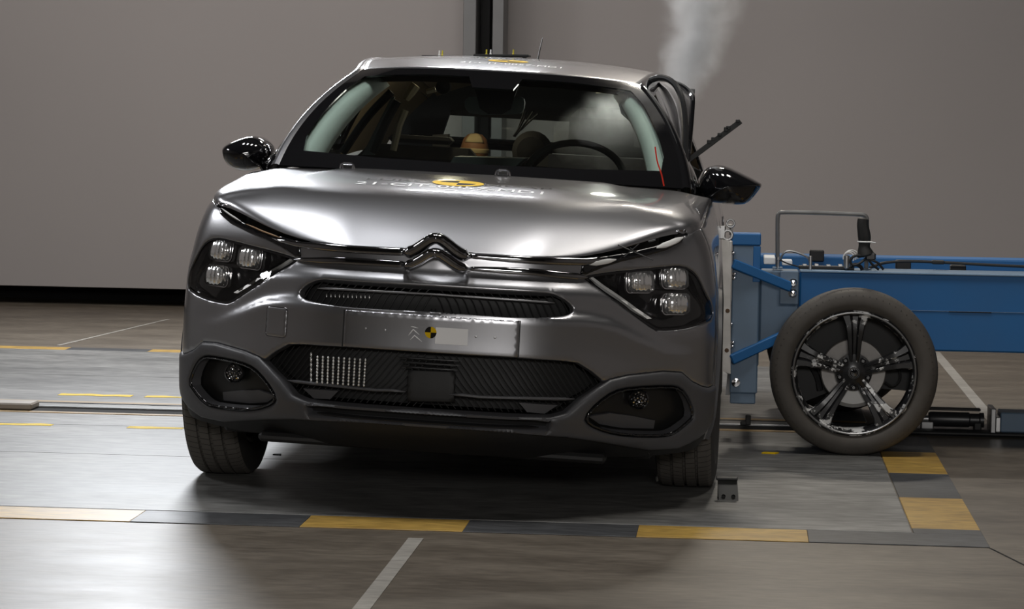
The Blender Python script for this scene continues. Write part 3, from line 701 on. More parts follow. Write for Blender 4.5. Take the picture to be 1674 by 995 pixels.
FLUTE = mat('fluted_reflector', (.95, .95, .94), .16, .85, noise=.1, nscale=30)
U1 = Tp(357.5, 408); U2 = Tp(405.5, 421); U3 = Tp(350, 450)
STRIP = T([(474.5, 421), (476, 424.5), (386, 479), (380, 477)])
for sg in (-1, 1):
    f = (lambda P: np.asarray(P)) if sg < 0 else mir
    hp = bowl('headlamp', f(HL), .06, BLACKG, CAR); hp['label'] = 'black headlamp housing'
    inner = inset_poly(HL, .006)
    patch('headlamp_bezel', f(HL), [f(inner)], S, .014, BLACKG, hp, lift=-.001)
    patch('headlamp_cover', f(HL), [], S, .03, CGLASS, hp, lift=-.004)
    for (c, hw, hh) in ((U1, .046, .034), (U2, .046, .034), (U3, .046, .033)):
        o = rounded(c, hw, hh, .016); o = f(o)
        def lensS(uv, o=o):
            P, N = S(uv); cc = o.mean(0); q = (uv-cc)/[.046, .034]; fl = .004*np.abs(np.sin((uv[:, 0]-cc[0])*math.pi/.0155)); dome = .016*(np.abs(q[:, 0])**2.5+np.abs(q[:, 1])**2.5).clip(0, 2)-.02
            return P+np.array([0, 1, 0])*(.012+fl-dome*-1)[:, None]*1., N
        patch('lamp_lens', o, [], lensS, .005, FLUTE, hp, thick=.03)['label'] = 'bright fluted lamp lens'
        ring = np.vstack([o, o[:1]]); sweep('lens_rim', ring, .0022, .003, BRIGHT, hp, lift=-.018, taper=False, step=.008, n=6)
    patch('light_guide', f(STRIP), [], S, .008, WHITEP, hp, lift=-.005, thick=.01)['label'] = 'white frosted light strip'
    # fog lamp pod
    pod = bowl('fog_lamp_pod', f(PODB), .055, mat('pod_black', (.008, .008, .008), .4, noise=.1), CAR, lift=.008)
    pin = inset_poly(PODB, .008); patch('pod_rim', f(PODB), [f(pin)], S, .012, BLACKG, pod, lift=.006, rnd=.004)
    c = Tp(382, 610); c = np.array([c[0]*(1 if sg < 0 else -1), c[1]]); P0 = S(c[None])[0][0]+np.array([0, .012, 0])
    fl = MB().lathe([(.030, .03), (.032, 0), (.028, -.006), (.026, .0)], P0, (0, 1, 0), 24).build('fog_lamp', BLACKG, pod, body=True)
    m = MB()
    for i in range(22):
        a = i*2.4; rr = .024*math.sqrt((i+.5)/22); q = P0+np.array([rr*math.cos(a), -.002-.008*(1-(rr/.024)**2), rr*math.sin(a)]); m.lathe([(0, -.004), (.0045, 0), (0, .004)], q, (random.uniform(-.5, .5), 1, random.uniform(-.5, .5)), 6)
    m.build('fog_lens', BRIGHT, pod, body=True, smooth=False)
    patch('pod_shelf', f(T([(350, 645), (410, 640), (440, 655), (425, 664), (395, 666), (352, 660)])), [], S, .02, DARKP, pod, lift=-.035, thick=.01)
# upper grille slot
sl = patch('grille_slot', inset_poly(SLOT, -.006) if False else SLOT, [], S, .03, BLACKM, CAR, lift=-.045)
m = MB(); lo, hi = SLOT[:, 1].min(), SLOT[:, 1].max()
def ribs(poly, spacing, slant, rad, lift, mirror=True):
    mb = MB(); x = .0; lo, hi = poly[:, 1].min(), poly[:, 1].max(); L = poly[:, 0].max()
    k = int(2*L/spacing)+20
    for i in range(-k, k+1):
        for sg in (-1, 1):
            x0 = (i+.5)*spacing
            t = np.linspace(0, 1, 26); uv = np.stack([sg*(x0+slant*(t*(hi-lo))), hi-t*(hi-lo)], 1); ok = pip(uv, poly) & (uv[:, 0]*sg > .004); seg = uv[ok]
            if len(seg) < 3: continue
            P, N = S(seg); mb.tube(P+N*lift, rad, 5)
    return mb
ribs(SLOT, .026, .75, .0020, -.026).build('grille_ribs', BLACKM, sl, body=True)
cl = T([(516, 470.5), (560, 472.5), (640, 477), (709, 480.5)]); cl[-1, 0] = 0; sweep('grille_bar', np.vstack([cl, mir(cl)[1:]]), .0035, .006, mat('bar_grey', (.3, .3, .31), .3, .5, noise=.03), sl, lift=-.012)
# lower grille
gb = np.vstack([GRL, mir(GRL)]); gb[11, 0] = -.001; gb[0, 0] = -.001
gb = np.vstack([GBOT[:6], GRL[6:11], [(-.01, GRL[11, 1])]]); GP = np.vstack([gb, mir(gb)])
lg = patch('lower_grille', GP, [], S, .04, BLACKM, CAR, lift=-.075)
ribs(GP, .021, .8, .0018, -.034).build('grille_ribs', BLACKM, lg, body=True)
for sg in (-1, 1):
    b = T([(466, 622), (540, 630.5), (612, 638), (640, 638.5), (662, 641)]); b = b if sg < 0 else mir(b); sweep('grille_blade', b, .005, .012, mat('blade_grey', (.10, .10, .105), .35, .2, noise=.03), lg, lift=-.015)
    fn = T([(487, 637), (548, 641), (534, 655), (506, 654)]); patch('grille_fin', fn if sg < 0 else mir(fn), [], S, .02, DARKP, lg, lift=-.028, thick=.02)
rd = T([(665.6, 604.5), (743, 607.4), (741.6, 659), (664, 657.5)]); patch('radar_cover', rd, [], S, .02, BLACKM, lg, lift=-.016, rnd=.003, thick=.02)
for k in range(3):
    y0 = .497-.014*k; sweep('grille_blade', [(-.10+k*.006, y0), (.10-k*.006, y0)], .003, .006, BLACKS, lg, lift=-.015)
def beaded_bar(top_px, bot_px, n, r, dy, parent):
    P0 = S(Tp(*top_px)[None])[0][0]+np.array([0, dy, 0]); P1 = S(Tp(*bot_px)[None])[0][0]+np.array([0, dy, 0]); L = np.linalg.norm(P1-P0); prof = [(0, 0)]
    for k in range(n):
        a, b = L*k/n, L*(k+1)/n; h = (b-a)*(.42 if k % 2 else .30); c_ = (a+b)/2; prof += [(r*.28, a+.0003), (r*.9, c_-h*.8), (r, c_), (r*.9, c_+h*.8), (r*.28, b-.0003)]
    prof.append((0, L)); MB().lathe(prof, P0, P1-P0, 8, ref=(1, 0, 0)).build('radiator_fin', FINM, parent, body=True, sharp=80)
for i in range(10): beaded_bar((519+8.7*i, 581+.5*i), (518+8.5*i, 627+.6*i), 9, .0036, .004, lg)
beaded_bar((507, 576), (507, 626), 6, .0036, .02, lg)
for i in range(11): beaded_bar((532+7*i, 480.5+.25*i), (532+7*i, 487+.25*i), 1, .0022, .024, sl)
for i in range(6): beaded_bar((536+9*i, 472+.3*i), (536+9*i, 475+.3*i), 1, .0016, .024, sl)
sweep('intake_blade', [(-.35, .303), (-.2, .3), (.2, .3), (.35, .303)], .0025, .01, BLACKS, CAR, lift=-.006)
patch('intake_back', LSLOT, [], S, .04, BLACKM, CAR, lift=-.03)
# chrome lines and chevrons
def symline(pts, xc=709): P = T(pts); P[-1, 0] = 0; return np.vstack([P, mir(P)[1:]])
DRLU = T([(361, 339), (398, 363), (432, 377.5), (470, 389.5), (492, 395)]); DRLL = T([(492, 420), (484, 420), (460, 404.5), (437.5, 393), (408, 381), (378, 366), (360, 350)])
up = T([(458, 392.5), (488, 399.5), (560, 406.5), (640, 411), (673, 412.5)])
lw = T([(482, 424.5), (500, 425), (560, 426), (640, 431), (673, 433.5)])
upm = T([(488, 416), (500, 417), (560, 419), (640, 422)])
for sg in (-1, 1):
    f = (lambda P: P) if sg < 0 else mir
    sweep('chrome_line', f(up), [.007, .0115, .012, .012], .008, CHROME, CAR, lift=.004); sweep('chrome_line', f(lw), [.006, .0115, .012, .011], .008, CHROME, CAR, lift=.004)
    d = patch('running_lamp', f(np.vstack([DRLU, DRLL])), [], S, .012, BLACKG, CAR, lift=.006, rnd=.005, thick=.02); d['label'] = 'black running lamp strip beside the bonnet edge'
    if sg < 0:
        sweep('light_guide', f(T([(365, 343), (380, 354), (397, 364.5)])), .0028, .004, WHITEP, d, lift=.009)
        sweep('light_guide', f(T([(404, 367.5), (430, 379), (460, 389.5)])), .0026, .004, mat('amber_guide', (.35, .22, .12), .3, noise=.05), d, lift=.006)
        sweep('light_guide', f(T([(445, 389), (470, 398)])), .003, .003, BRIGHT, d, lift=.005)
    else:
        sweep('light_guide', mir(T([(362, 345), (378, 357), (394, 366)])), .0095, .005, WHITEP, d, lift=.008)['label'] = 'white cracked light guide'
        sweep('light_guide', mir(T([(446, 391), (470, 399), (484, 403)])), .008, .005, WHITEP, d, lift=.008)
        for a, b, wd in (((1010, 400), (1068, 425), .004), ((1020, 420), (1045, 398), .0035), ((1060, 395), (1072, 392), .006), ((1030, 405), (1044, 415), .003)):
            pa, pb = (bY(*q, .20) for q in (a, b)); MB().obox(pa, pb, wd, .004, (0, 1, 0), .001).build('lamp_shard', BLACKS, d, body=True)
def flatp(x, z, y): return np.array([x, y, z])
def chevron(name, apex, ends, y0, y1, hw):
    P = []
    xe, ze = ends; xa, za = apex
    path = np.array([(-xe-.02, ze), (-xe, ze), (-xe*.72, ze+(za-ze)*.22), (-xe*.3, ze+(za-ze)*.78), (-xe*.12, ze+(za-ze)*.96), (0, za), (xe*.12, ze+(za-ze)*.96), (xe*.3, ze+(za-ze)*.78), (xe*.72, ze+(za-ze)*.22), (xe, ze), (xe+.02, ze)])
    path = densify(smooth_poly(path, 2, closed=False), .004, closed=False); k = len(path)
    tx = np.gradient(path, axis=0); tx /= np.linalg.norm(tx, axis=1)[:, None]; nn = np.stack([-tx[:, 1], tx[:, 0]], 1); mb = MB(); V = []
    sec = [(-1, .018), (-.95, 0), (-.55, -.012), (.1, -.016), (.6, -.011), (.95, 0), (1, .018)]
    t = np.abs(np.linspace(-1, 1, k)); yy = y0+(y1-y0)*t; sc = np.clip((1.02-t)/.22, .35, 1.)
    for a, d in sec: V.append(np.stack([path[:, 0]+nn[:, 0]*hw*a*sc, yy+d, path[:, 1]+nn[:, 1]*hw*a*sc], -1))
    return mb.grid(np.array(V)).build(name, CHROME, CAR, body=True, sharp=60, solid=.003)
zz = lambda px, py, Y=.0: bY(px, py, Y)[2]
chevron('chevron_badge', (0.001, zz(713, 390, -.01)), (.086, zz(676, 413.0, .03)), .003, .045, .0180)
chevron('chevron_badge', (0.001, zz(713, 413.5, -.01)), (.086, zz(672, 434, .03)), -.004, .04, .0155)

# plate panel and its stickers
PP = T([(564, 506), (560.5, 566)]); pp = np.vstack([PP, mir(PP)]); pp = densify(pp, .03)
def SP(uv):
    P, N = S(uv); return P+np.array([0, 1, 0])*((uv[:, 1]-.513)*.0)[:, None], N
plate = patch('plate_panel', pp, [], SP, .014, PAINT, CAR, lift=.003, rnd=.004, thick=.012)
patch('plate_gap', np.vstack([PP+[[-.004, .0], [-.004, 0]], mir(PP)+[[.004, 0], [.004, 0]]]), [pp], S, .014, BLACKM, CAR, lift=.0006)
patch('sensor_label', rounded((Tp(738.5, 549.5)), .050, .0255, .002, 2), [], SP, .02, WHTP, plate, lift=.0062)['label'] = 'white label sticker'
def disc_target(name, cen, r, m1, m2, parent, surf, n=40, ring=None):
    q = math.pi/2; mi = []; mb = MB()
    def sect(a0, a1, r0, r1, k):
        aa = np.linspace(a0, a1, n//4); P = np.array([(cen[0]+rr*math.cos(a), cen[1]+rr*math.sin(a)) for rr in (r0, r1) for a in aa]); h = len(aa)
        mb.add(surf(P), [[i, i+1, h+i+1, h+i] for i in range(h-1)]); mi.extend([k]*(h-1))
    for k in range(4):
        if ring is None: sect(k*q, (k+1)*q, 1e-4, r, k % 2)
        else: sect(k*q, (k+1)*q, 1e-4, ring, k % 2); sect(k*q, (k+1)*q, ring, r, ring and 0)
    o = mb.build(name, [m1, m2], parent, body=True, smooth=False); o.data.polygons.foreach_set('material_index', mi); return o
disc_target('target_sticker', Tp(704.5, 543), .0178, YEL, BLKP, plate, lambda P: SP(P)[0]+SP(P)[1]*.0066)['label'] = 'yellow and black quartered round sticker'
for p in ((598, 536.6), (629.7, 539), (778, 550), (809, 551.5)):
    u = Tp(*p); P, N = SP(u[None]); MB().lathe([(.004, .003), (.0035, .0065), (0, .007)], P[0], N[0], 10).build('rivet', STEEL, plate, body=True)
for q in ([(668, 548), (676, 538), (686, 547)], [(671, 555), (678, 548), (690, 558)], [(684, 536), (672, 533)]): sweep('scuff_mark', T(q), .0016, .0006, WHTP, plate, lift=.0055, step=.006, surf=SP)
tc = rounded(Tp(452, 526), .041, .046, .012); tow = patch('tow_eye_cover', tc, [], S, .012, PAINT, CAR, lift=.0025, rnd=.004, thick=.006)
sweep('cover_seam', np.vstack([rounded(Tp(452, 526), .042, .047, .012), rounded(Tp(452, 526), .042, .047, .012)[:1]]), .0012, .0008, CHROME, tow, lift=.0006, taper=False, n=6)

# bonnet lettering and target, roof lettering
def text3(name, txt, size, cx, y, surf, m, parent, sx=1.0, align='CENTER'):
    cu = bpy.data.curves.new('tmp', 'FONT'); cu.body = txt; cu.size = size; cu.align_x = align; cu.resolution_u = 3
    to = bpy.data.objects.new('tmp', cu); C.objects.link(to); dg = bpy.context.evaluated_depsgraph_get(); me = bpy.data.meshes.new_from_object(to.evaluated_get(dg))
    V = np.array([tuple(v.co) for v in me.vertices]); F = [tuple(p.vertices) for p in me.polygons]; bpy.data.objects.remove(to); bpy.data.curves.remove(cu); bpy.data.meshes.remove(me)
    return mk(name, surf(cx+V[:, 0]*sx, y+V[:, 1]), F, m, parent, body=True, smooth=False)
disc_target('bonnet_target', (-.006, .60), .085, YEL, BLKP, bonnet, lambda P: hoodP(P[:, 0], P[:, 1], .002), ring=.060)['label'] = 'round yellow and black quartered target'
text3('bonnet_lettering', 'EURO', .075, -.20, .575, hoodP, GREYP, bonnet, 1.15)
text3('bonnet_lettering', 'NCAP', .075, .19, .575, hoodP, GREYP, bonnet, 1.15)
text3('bonnet_lettering', '21-CIT-0857-MD1', .085, -.015, .465, hoodP, WHTP, bonnet, .98)
roof = bpy.data.objects['roof']; roofP = lambda x, y, l=.002: np.stack([x, y, ROOFZ(np.asarray(x), np.asarray(y))+l], -1)
disc_target('roof_target', (.0, 2.10), .078, YEL, BLKP, roof, lambda P: roofP(P[:, 0], P[:, 1]), ring=.055)
text3('roof_lettering', '21-CIT-0857-MD1', .085, .03, 1.90, roofP, WHTP, roof, .62)
# little clips at the back edge of the bonnet
for px, py in ((568, 272.5), (822, 283.5)):
    P = bY(px, py-2.5, 1.0); m = MB(); m.tube([P+[-.025, 0, -.012], P+[-.022, 0, .004], P+[-.012, 0, .008], P+[.012, 0, .008], P+[.022, 0, .004], P+[.025, 0, -.012]], .0035, 6); m.box(P+[-.018, .004, -.012], P+[.018, .012, .003], .002); m.build('washer_jet', BRIGHT, CAR, body=True)
ps = [bY(x, y, 1.45) for x, y in ((1076, 238), (1079, 262), (1086, 280), (1090, 300))]; MB().tube(smooth_poly(np.array(ps)+[0, -.33, .0], 2, False), .0028, 6).build('red_wire', mat('red_wire', (.7, .03, .01), .4, noise=.03), CAR, body=True)

# door mirrors
def mirror(sil, Y, name, sg):
    P = smooth_poly(np.array([bY(x, y, Y) for x, y in sil])[:, [0, 2]], 2); c = P.mean(0); mb = MB(); rings = []
    for s_, dy in ((.90, .085), (.97, .08), (1.0, .05), (1.0, .0), (.985, -.03), (.93, -.062), (.82, -.088), (.62, -.108), (.35, -.12), (.0, -.124)):
        q = c+(P-c)*s_; rings.append(np.stack([q[:, 0], np.full(len(q), Y+dy)+(.03 if False else 0)*(q[:, 0]-c[0]), q[:, 1]], -1))
    G = np.array(rings); G = np.concatenate([G, G[:, :1]], 1); o = mb.grid(G).build(name, BLACKG, CAR, body=True, sharp=50)
    gp = c+(P-c)*.90; MB().prism(np.stack([gp[:, 0], np.full(len(gp), Y+.082), gp[:, 1]], -1), (0, .004, 0)).build('mirror_glass', BRIGHT, o, body=True)
    return o
ml = mirror([(366, 243), (370, 237), (386.7, 228.4), (406, 222), (420, 221.5), (433, 227), (443, 238), (445.8, 247.6), (441.7, 258.6), (434.8, 269.6), (422, 276.5), (408.7, 280), (392, 279), (378.5, 272.4), (368.9, 261.4), (365.6, 247.6)], 1.45, 'door_mirror', -1)
mr_ = mirror([(1141, 312), (1143, 297), (1148, 282), (1158, 272), (1178.7, 269), (1197.5, 275), (1241, 297), (1246.4, 301.7), (1241, 311), (1225.5, 329.7), (1213, 335.3), (1175.6, 332.2), (1151, 328)], 1.45, 'door_mirror', 1)
MB().tube([bY(428, 268, 1.47), bY(438, 280, 1.45), bY(452, 292, 1.42)], [.015, .018, .022], 8).build('mirror_arm', BLACKG, ml, body=True)
MB().tube([bY(1150, 322, 1.47), bY(1136, 318, 1.45), bY(1120, 312, 1.42)], [.022, .022, .025], 8).build('mirror_arm', BLACKG, mr_, body=True)

# inside the car
MB().box((-.62, 1.20, .93), (.62, 1.78, 1.0), .03).build('dashboard', INTB, CAR, body=True)
tri = [bY(x, y, 1.70) for x, y in ((735, 262), (735, 257), (860, 257), (840, 268), (740, 268))]
MB().box((-.72, 2.0, .34), (.72, 3.9, .55), .02).build('cabin_floor', INTB, CAR, body=True)
def seat(x, y, m, head=True, w=.25):
    s_ = empty('seat', (0, 0, 0), None, None) if False else None
    b = MB().box((x-w, y-.55, .50), (x+w, y, .68), .05); b.box((x-w, y-.06, .60), (x+w, y+.10, 1.10), .05)
    o = b.build('seat', m, CAR, body=True)
    if head: MB().box((x-.13, y-.02, 1.11), (x+.13, y+.09, 1.29 if x > 0 else 1.14), .04).build('headrest', m, o, body=True)
    return o
FAB = mat('seat_fabric', (.022, .02, .019), .85, noise=.2, nscale=90)
seat(.36, 2.35, FAB); seat(-.38, 2.55, FAB, True)
hr = bY(870, 247, 2.9); MB().lathe([(0, -.07), (.06, -.06), (.085, 0), (.06, .06), (0, .07)], hr, (0, 1, 0), 20).build('rear_headrest', FAB, CAR, body=True)
for x in (-.42, .40): MB().box((x-.25, 3.25, .55), (x+.25, 3.45, 1.06), .06).build('rear_seat', FAB, CAR, body=True)
bx = [bY(x, y, 2.85) for x, y in ((707, 220), (732, 219), (732, 262), (707, 262))]; MB().prism(bx, (0, .08, 0)).build('headrest', FAB, CAR, body=True)
MB().prism([bY(x, y, 1.74) for x, y in ((742, 256), (858, 259), (842, 272), (735, 268))], (0, .25, 0)).build('instrument_cover', mat('dash_top_grey', (.14, .155, .15), .6, noise=.05), CAR, body=True)  # cover in one even grey, paler than the dashboard
# steering wheel
a = np.linspace(0, 2*math.pi, 41)[:-1]; cw = bY(940, 282, 1.80); ring = np.stack([cw[0]+.185*np.cos(a), cw[1]+.06*np.sin(a), cw[2]-.02+.13*np.sin(a)], -1)
sw = MB().tube(ring, .014, 8, closed=True).build('steering_wheel', mat('wheel_rim_grey', (.05, .05, .048), .6, noise=.05), CAR, body=True)
MB().obox(cw+[-.17, 0, -.02], cw+[.17, 0, -.02], .03, .05).build('wheel_spoke', INTB, sw, body=True)
# rear-view mirror with its camera housing
MB().prism(smooth_poly(np.array([bY(x, y, 1.74) for x, y in ((759, 176), (760, 163), (768, 157), (850, 157), (858, 163), (856, 181), (848, 187), (770, 188))]), 1), (0, .04, 0)).build('inside_mirror', mat('mirror_back', (.22, .25, .24), .5, noise=.05), CAR, body=True)
MB().prism(smooth_poly(np.array([bY(x, y, 1.70) for x, y in ((768, 128), (853, 131), (843, 150), (832, 187), (786, 186), (778, 150))]), 1), (0, .02, 0)).build('camera_housing', BLACKM, CAR, body=True)
for k, (p0, p1, p2) in enumerate((((862, 183), (852, 205), (840, 222)), ((872, 182), (860, 200), (842, 223)), ((858, 180), (853, 195), (846, 214)), ((880, 186), (866, 198), (852, 212)))):
    MB().tube(smooth_poly(np.array([bY(*p0, 1.9), bY(*p1, 2.0), bY(*p2, 2.2)]), 2, False), .004, 5).build('camera_wire', BLACKM, CAR, body=True)
MB().lathe([(0, -.03), (.028, -.02), (.03, .01), (0, .02)], bY(725, 142, 2.1), (0, 1, 0), 16).build('roof_camera', BLACKM, CAR, body=True)
MB().tube([bY(1028, 160, 1.72), bY(1014, 172, 1.74), bY(1018, 184, 1.74), bY(1031, 196, 1.72)], .007, 6).build('grab_handle', TRIMP, CAR, body=True)
MB().tube([bY(697, 150, 2.4), bY(712, 146, 2.4)], .012, 6).build('cabin_lamp', TRIMB, CAR, body=True)
def cabin_fill(name, p, power, col, r=.05):
    l = bpy.data.lights.new(name, 'POINT'); l.energy = power; l.color = col; l.shadow_soft_size = r; o = bpy.data.objects.new(name, l); C.objects.link(o); o.location = to_world(np.array(p))
cabin_fill('cabin_fill_front', (.40, 2.2, 1.33), 1.3, (1, .95, .88)); cabin_fill('cabin_fill_rear', (-.28, 2.75, 1.36), 2.2, (1, .85, .6))  # points added to brighten the dim interior and the smoke
MB().tube([bY(974, 150, 2.4), bY(990, 149, 2.4)], .007, 6).build('cabin_lamp', TRIMB, CAR, body=True)

# burst side door on the struck side: bent window frame with the blown-out curtain behind
CURT = mat('curtain_fabric', (.32, .31, .31), .65, noise=.2, nscale=14)
def pY(pts, Y0, Y1): n = len(pts); return np.array([bY(x, y, Y0+(Y1-Y0)*i/(n-1)) for i, (x, y) in enumerate(pts)])
fo = smooth_poly(pY([(1064, 131), (1078, 126), (1096, 130), (1110, 146), (1118, 175), (1121, 215), (1120, 262), (1122, 300)], 1.95, 1.75), 2, False)
MB().tube(fo, .012, 8).build('window_frame', BLACKS, CAR, body=True)
fo2 = smooth_poly(pY([(1098, 134), (1116, 140), (1130, 152), (1133, 160), (1131, 190), (1128, 225), (1124, 262), (1121, 300)], 2.25, 1.85), 2, False)
MB().tube(fo2, .010, 8).build('window_frame', BLACKG, CAR, body=True)
MB().box(bY(1131, 150, 2.3)-[.012, .01, .008], bY(1131, 150, 2.3)+[.012, .01, .012], .003).build('latch', BLACKM, CAR, body=True)
Ls = pY([(1062, 134), (1070, 150), (1084, 185), (1098, 225), (1106, 262), (1112, 300)], 1.9, 1.7); rows = []
t = np.linspace(0, 1, len(fo)); Lq = np.stack([np.interp(t, np.linspace(0, 1, 6), Ls[:, k]) for k in range(3)], -1); t2 = np.linspace(0, 1, len(fo2)); Fq = np.stack([np.interp(t, t2, fo2[:, k]) for k in range(3)], -1)
for s_ in np.linspace(0, 1, 25): rows.append(Lq*(1-s_)+Fq*s_+np.array([0, 1, 0])*(.10+.05*math.sin(s_*9)+.03*math.sin(s_*23+1)))
MB().grid(np.array(rows)).build('airbag_curtain', CURT, CAR, body=True, solid=.004)['label'] = 'grey inflated airbag curtain bulging from the window'
ts = MB(); A, Bq = bY(1124, 263, 1.95), bY(1211, 198, 1.95); d = Bq-A
ts.obox(A, A+d*.55, .02, .014, (0, 1, 0), .002); ts.obox(A+d*.5, Bq, .02, .006, (0, 1, 0), .001)
for s_, hh in ((.42, .012), (.50, .01), (.62, .008), (.74, .012), (.78, .01), (.96, .007)):
    q = A+d*s_; up_ = np.array([-d[2], 0, d[0]])/np.linalg.norm(d); ts.obox(q, q+d*.05, .016, .016, (0, 1, 0), .002) if False else ts.box(q+up_*.006-[.008, .008, .004], q+up_*.006+[.008, .008, hh], .002)
ts.build('torn_door_strip', BLACKM, CAR, body=True)['label'] = 'black torn strip sticking out from the window edge'
MB().tube([bY(1100, 285, 1.6), bY(1125, 290, 1.5), bY(1142, 318, 1.45)], .004, 5).build('door_wire', BLACKM, CAR, body=True)

# aerial and roof plates
ap = bY(879, 98, 3.3); MB().tube([ap, bY(887, 62, 3.42)], [.0035, .0018], 6).build('aerial', BLACKM, CAR, body=True)
def roof_plate(label, x0, x1, py, pins, Y=2.95):
    A = bY(x0, py, Y); Bq = bY(x1, py+.8, Y); mid = (A+Bq)/2; zr = float(ROOFZ(np.array(mid[0]), np.array(Y)))
    r = empty('antenna_plate', tuple(to_world(np.array([mid[0], Y, zr]))), label, 'antenna plate', None)
    MB().obox(A, Bq, .12, .008, bev=.002).build('plate', BLACKM, r, body=True)
    for fx in (A[0]+.02, Bq[0]-.02):
        zf = float(ROOFZ(np.array(fx), np.array(Y))); MB().box((fx-.008, Y-.03, zf+.0005), (fx+.008, Y+.03, max(mid[2]-.004, zf+.004)), .001).build('foot', BLACKM, r, body=True)
    for px, m in pins:
        q = bY(px, py-1, Y); MB().lathe([(.005, -.004), (.005, .004), (.003, .005), (.003, .022), (0, .022)], q, (0, 0, 1), 8, ref=(1, 0, 0)).build('pin', m, r, body=True)
YP = mat('yellow_pin', (.7, .6, .05), .4, noise=.03)
roof_plate('small black plate with two pins on the car roof, left of the column', 692, 744, 92, ((718, WHTP), (723, YP)))
roof_plate('long black plate with three pins on the car roof, in front of the column', 776, 866, 90.5, ((795, YP), (802, WHTP), (839, YP)))

# dummy on the back seat
hc = bY(776, 241, 3.15); SKIN = mat('dummy_vinyl', (.36, .17, .08), .6, noise=.08, nscale=30); CREAM = mat('dummy_cloth', (.62, .47, .25), .8, noise=.1, nscale=40)
dm = empty('crash_dummy', tuple(to_world(hc+[0, 0, -.35])), 'brown-headed crash dummy with a cream patch seated in the back of the car', 'crash dummy')
MB().lathe([(0, .062), (.03, .056), (.05, .036), (.06, .0), (.058, -.03), (.045, -.07), (.03, -.1)], hc, (0, 0, 1), 28, ref=(1, 0, 0)).build('head', SKIN, dm, body=True)
MB().lathe([(.0615, -.022), (.064, -.014), (.0635, -.006), (.061, -.003)], hc, (0, 0, 1), 28, ref=(1, 0, 0)).build('head_band', CREAM, dm, body=True)
V = []; F = []
aa = np.linspace(-2.3, -.75, 9); G = np.array([[hc+np.array([(.062*math.cos(e))*math.cos(q), .062*math.cos(e)*math.sin(q), .064*math.sin(e)+.001]) for q in aa] for e in np.linspace(.35, 1.15, 7)])
MB().grid(G).build('head_patch', CREAM, dm, body=True, solid=.002)
MB().lathe([(0, -.08), (.05, -.09), (.11, -.13), (.13, -.25), (.11, -.42), (0, -.45)], hc, (0, 0, 1), 24, ref=(1, 0, 0)).build('torso', INTB, dm, body=True)

# ------------------------------------------------------------------ the barrier trolley
TR = empty('barrier_trolley', (1.6, 2.6, 0), 'blue steel barrier trolley with one loose-looking black alloy wheel, pressed against the car side', 'trolley')
TR['label'] = 'blue steel barrier trolley on a black alloy wheel, pressed against the side of the car'
MB().box((1.178, 2.0, .379), (4.2, 2.2, .672), .006).build('side_beam', BLUE, TR)
MB().box((1.03, 3.0, .379), (4.2, 3.2, .676), .006).build('side_beam', BLUE, TR)
MB().box((1.03, 2.06, .372), (1.178, 2.2, .668), .006).build('beam_end', BLUE2, TR)
MB().box((1.2, 2.2, .40), (4.2, 3.0, .44), .004).build('deck_plate', BLUE2, TR)
post = MB().box((.922, 1.95, .205), (1.026, 2.07, .768), .005).build('front_frame', BLUE2, TR)
MB().box((.916, 1.945, .768), (1.028, 2.075, .812), .004).build('frame_cap', BLUE, post)
MB().box((.965, 2.07, .30), (1.03, 3.25, .66), .004).build('frame_panel', BLUE2, post)
MB().box((.924, 1.955, .165), (1.02, 2.05, .207), .004).build('frame_foot', BLUE2, post)
MB().lathe([(0, -.02), (.016, -.018), (.018, -.004), (.018, .004)], (.945, 1.952, .248), (0, 1, 0), 16).build('end_bolt', BRIGHT, post)
MB().box((1.0, 1.946, .63), (1.028, 1.952, .765), .002).build('seam_plate', BLUE, post)
for z0, z1 in ((.699, .611), (.335, .437)):
    MB().obox((.925, 1.925, z0), (1.145, 1.985, z1), .03, .037, bev=.004).build('brace', BLUE, TR)
bp = MB().box((1.103, 1.985, .545), (1.174, 2.0, .672), .003).build('bracket_plate', BLUE2, TR)
for z in (.627, .588): MB().lathe([(0, -.016), (.010, -.015), (.0135, -.009), (.0135, -.004), (.017, -.003), (.017, .003)], (1.153, 1.985, z), (0, 1, 0), 14).build('bolt', BRIGHT, bp)
for x0, x1 in ((1.45, 1.58), (1.74, 1.9)): MB().box((x0, 1.996, .528), (x1, 2.004, .532), .001).build('beam_slit', VOID, TR)
MB().box((1.178, 1.997, .531), (4.2, 2.003, .5325), .0005).build('weld_line', BLUE2, TR)
MB().box((1.178, 1.99, .668), (4.2, 2.21, .676), .002).build('top_flange', mat('pale_blue_edge', (.16, .25, .36), .4, .2, noise=.2, nscale=20), TR)
for x, y, z in ((1.27, 3.0, .69), (1.60, 2.55, .68), (1.80, 2.35, .676)):
    MB().box((x-.03, y-.02, .655), (x+.03, y+.03, z+.012), .004).build('rubber_pad', BLACKM, TR)
for x, y0, y1, z in ((1.33, 2.2, 3.0, .63), (1.60, 2.2, 3.0, .63), (1.81, 2.2, 3.0, .63)): MB().box((x-.025, y0, .44), (x+.025, y1, z), .004).build('cross_member', BLUE2, TR)
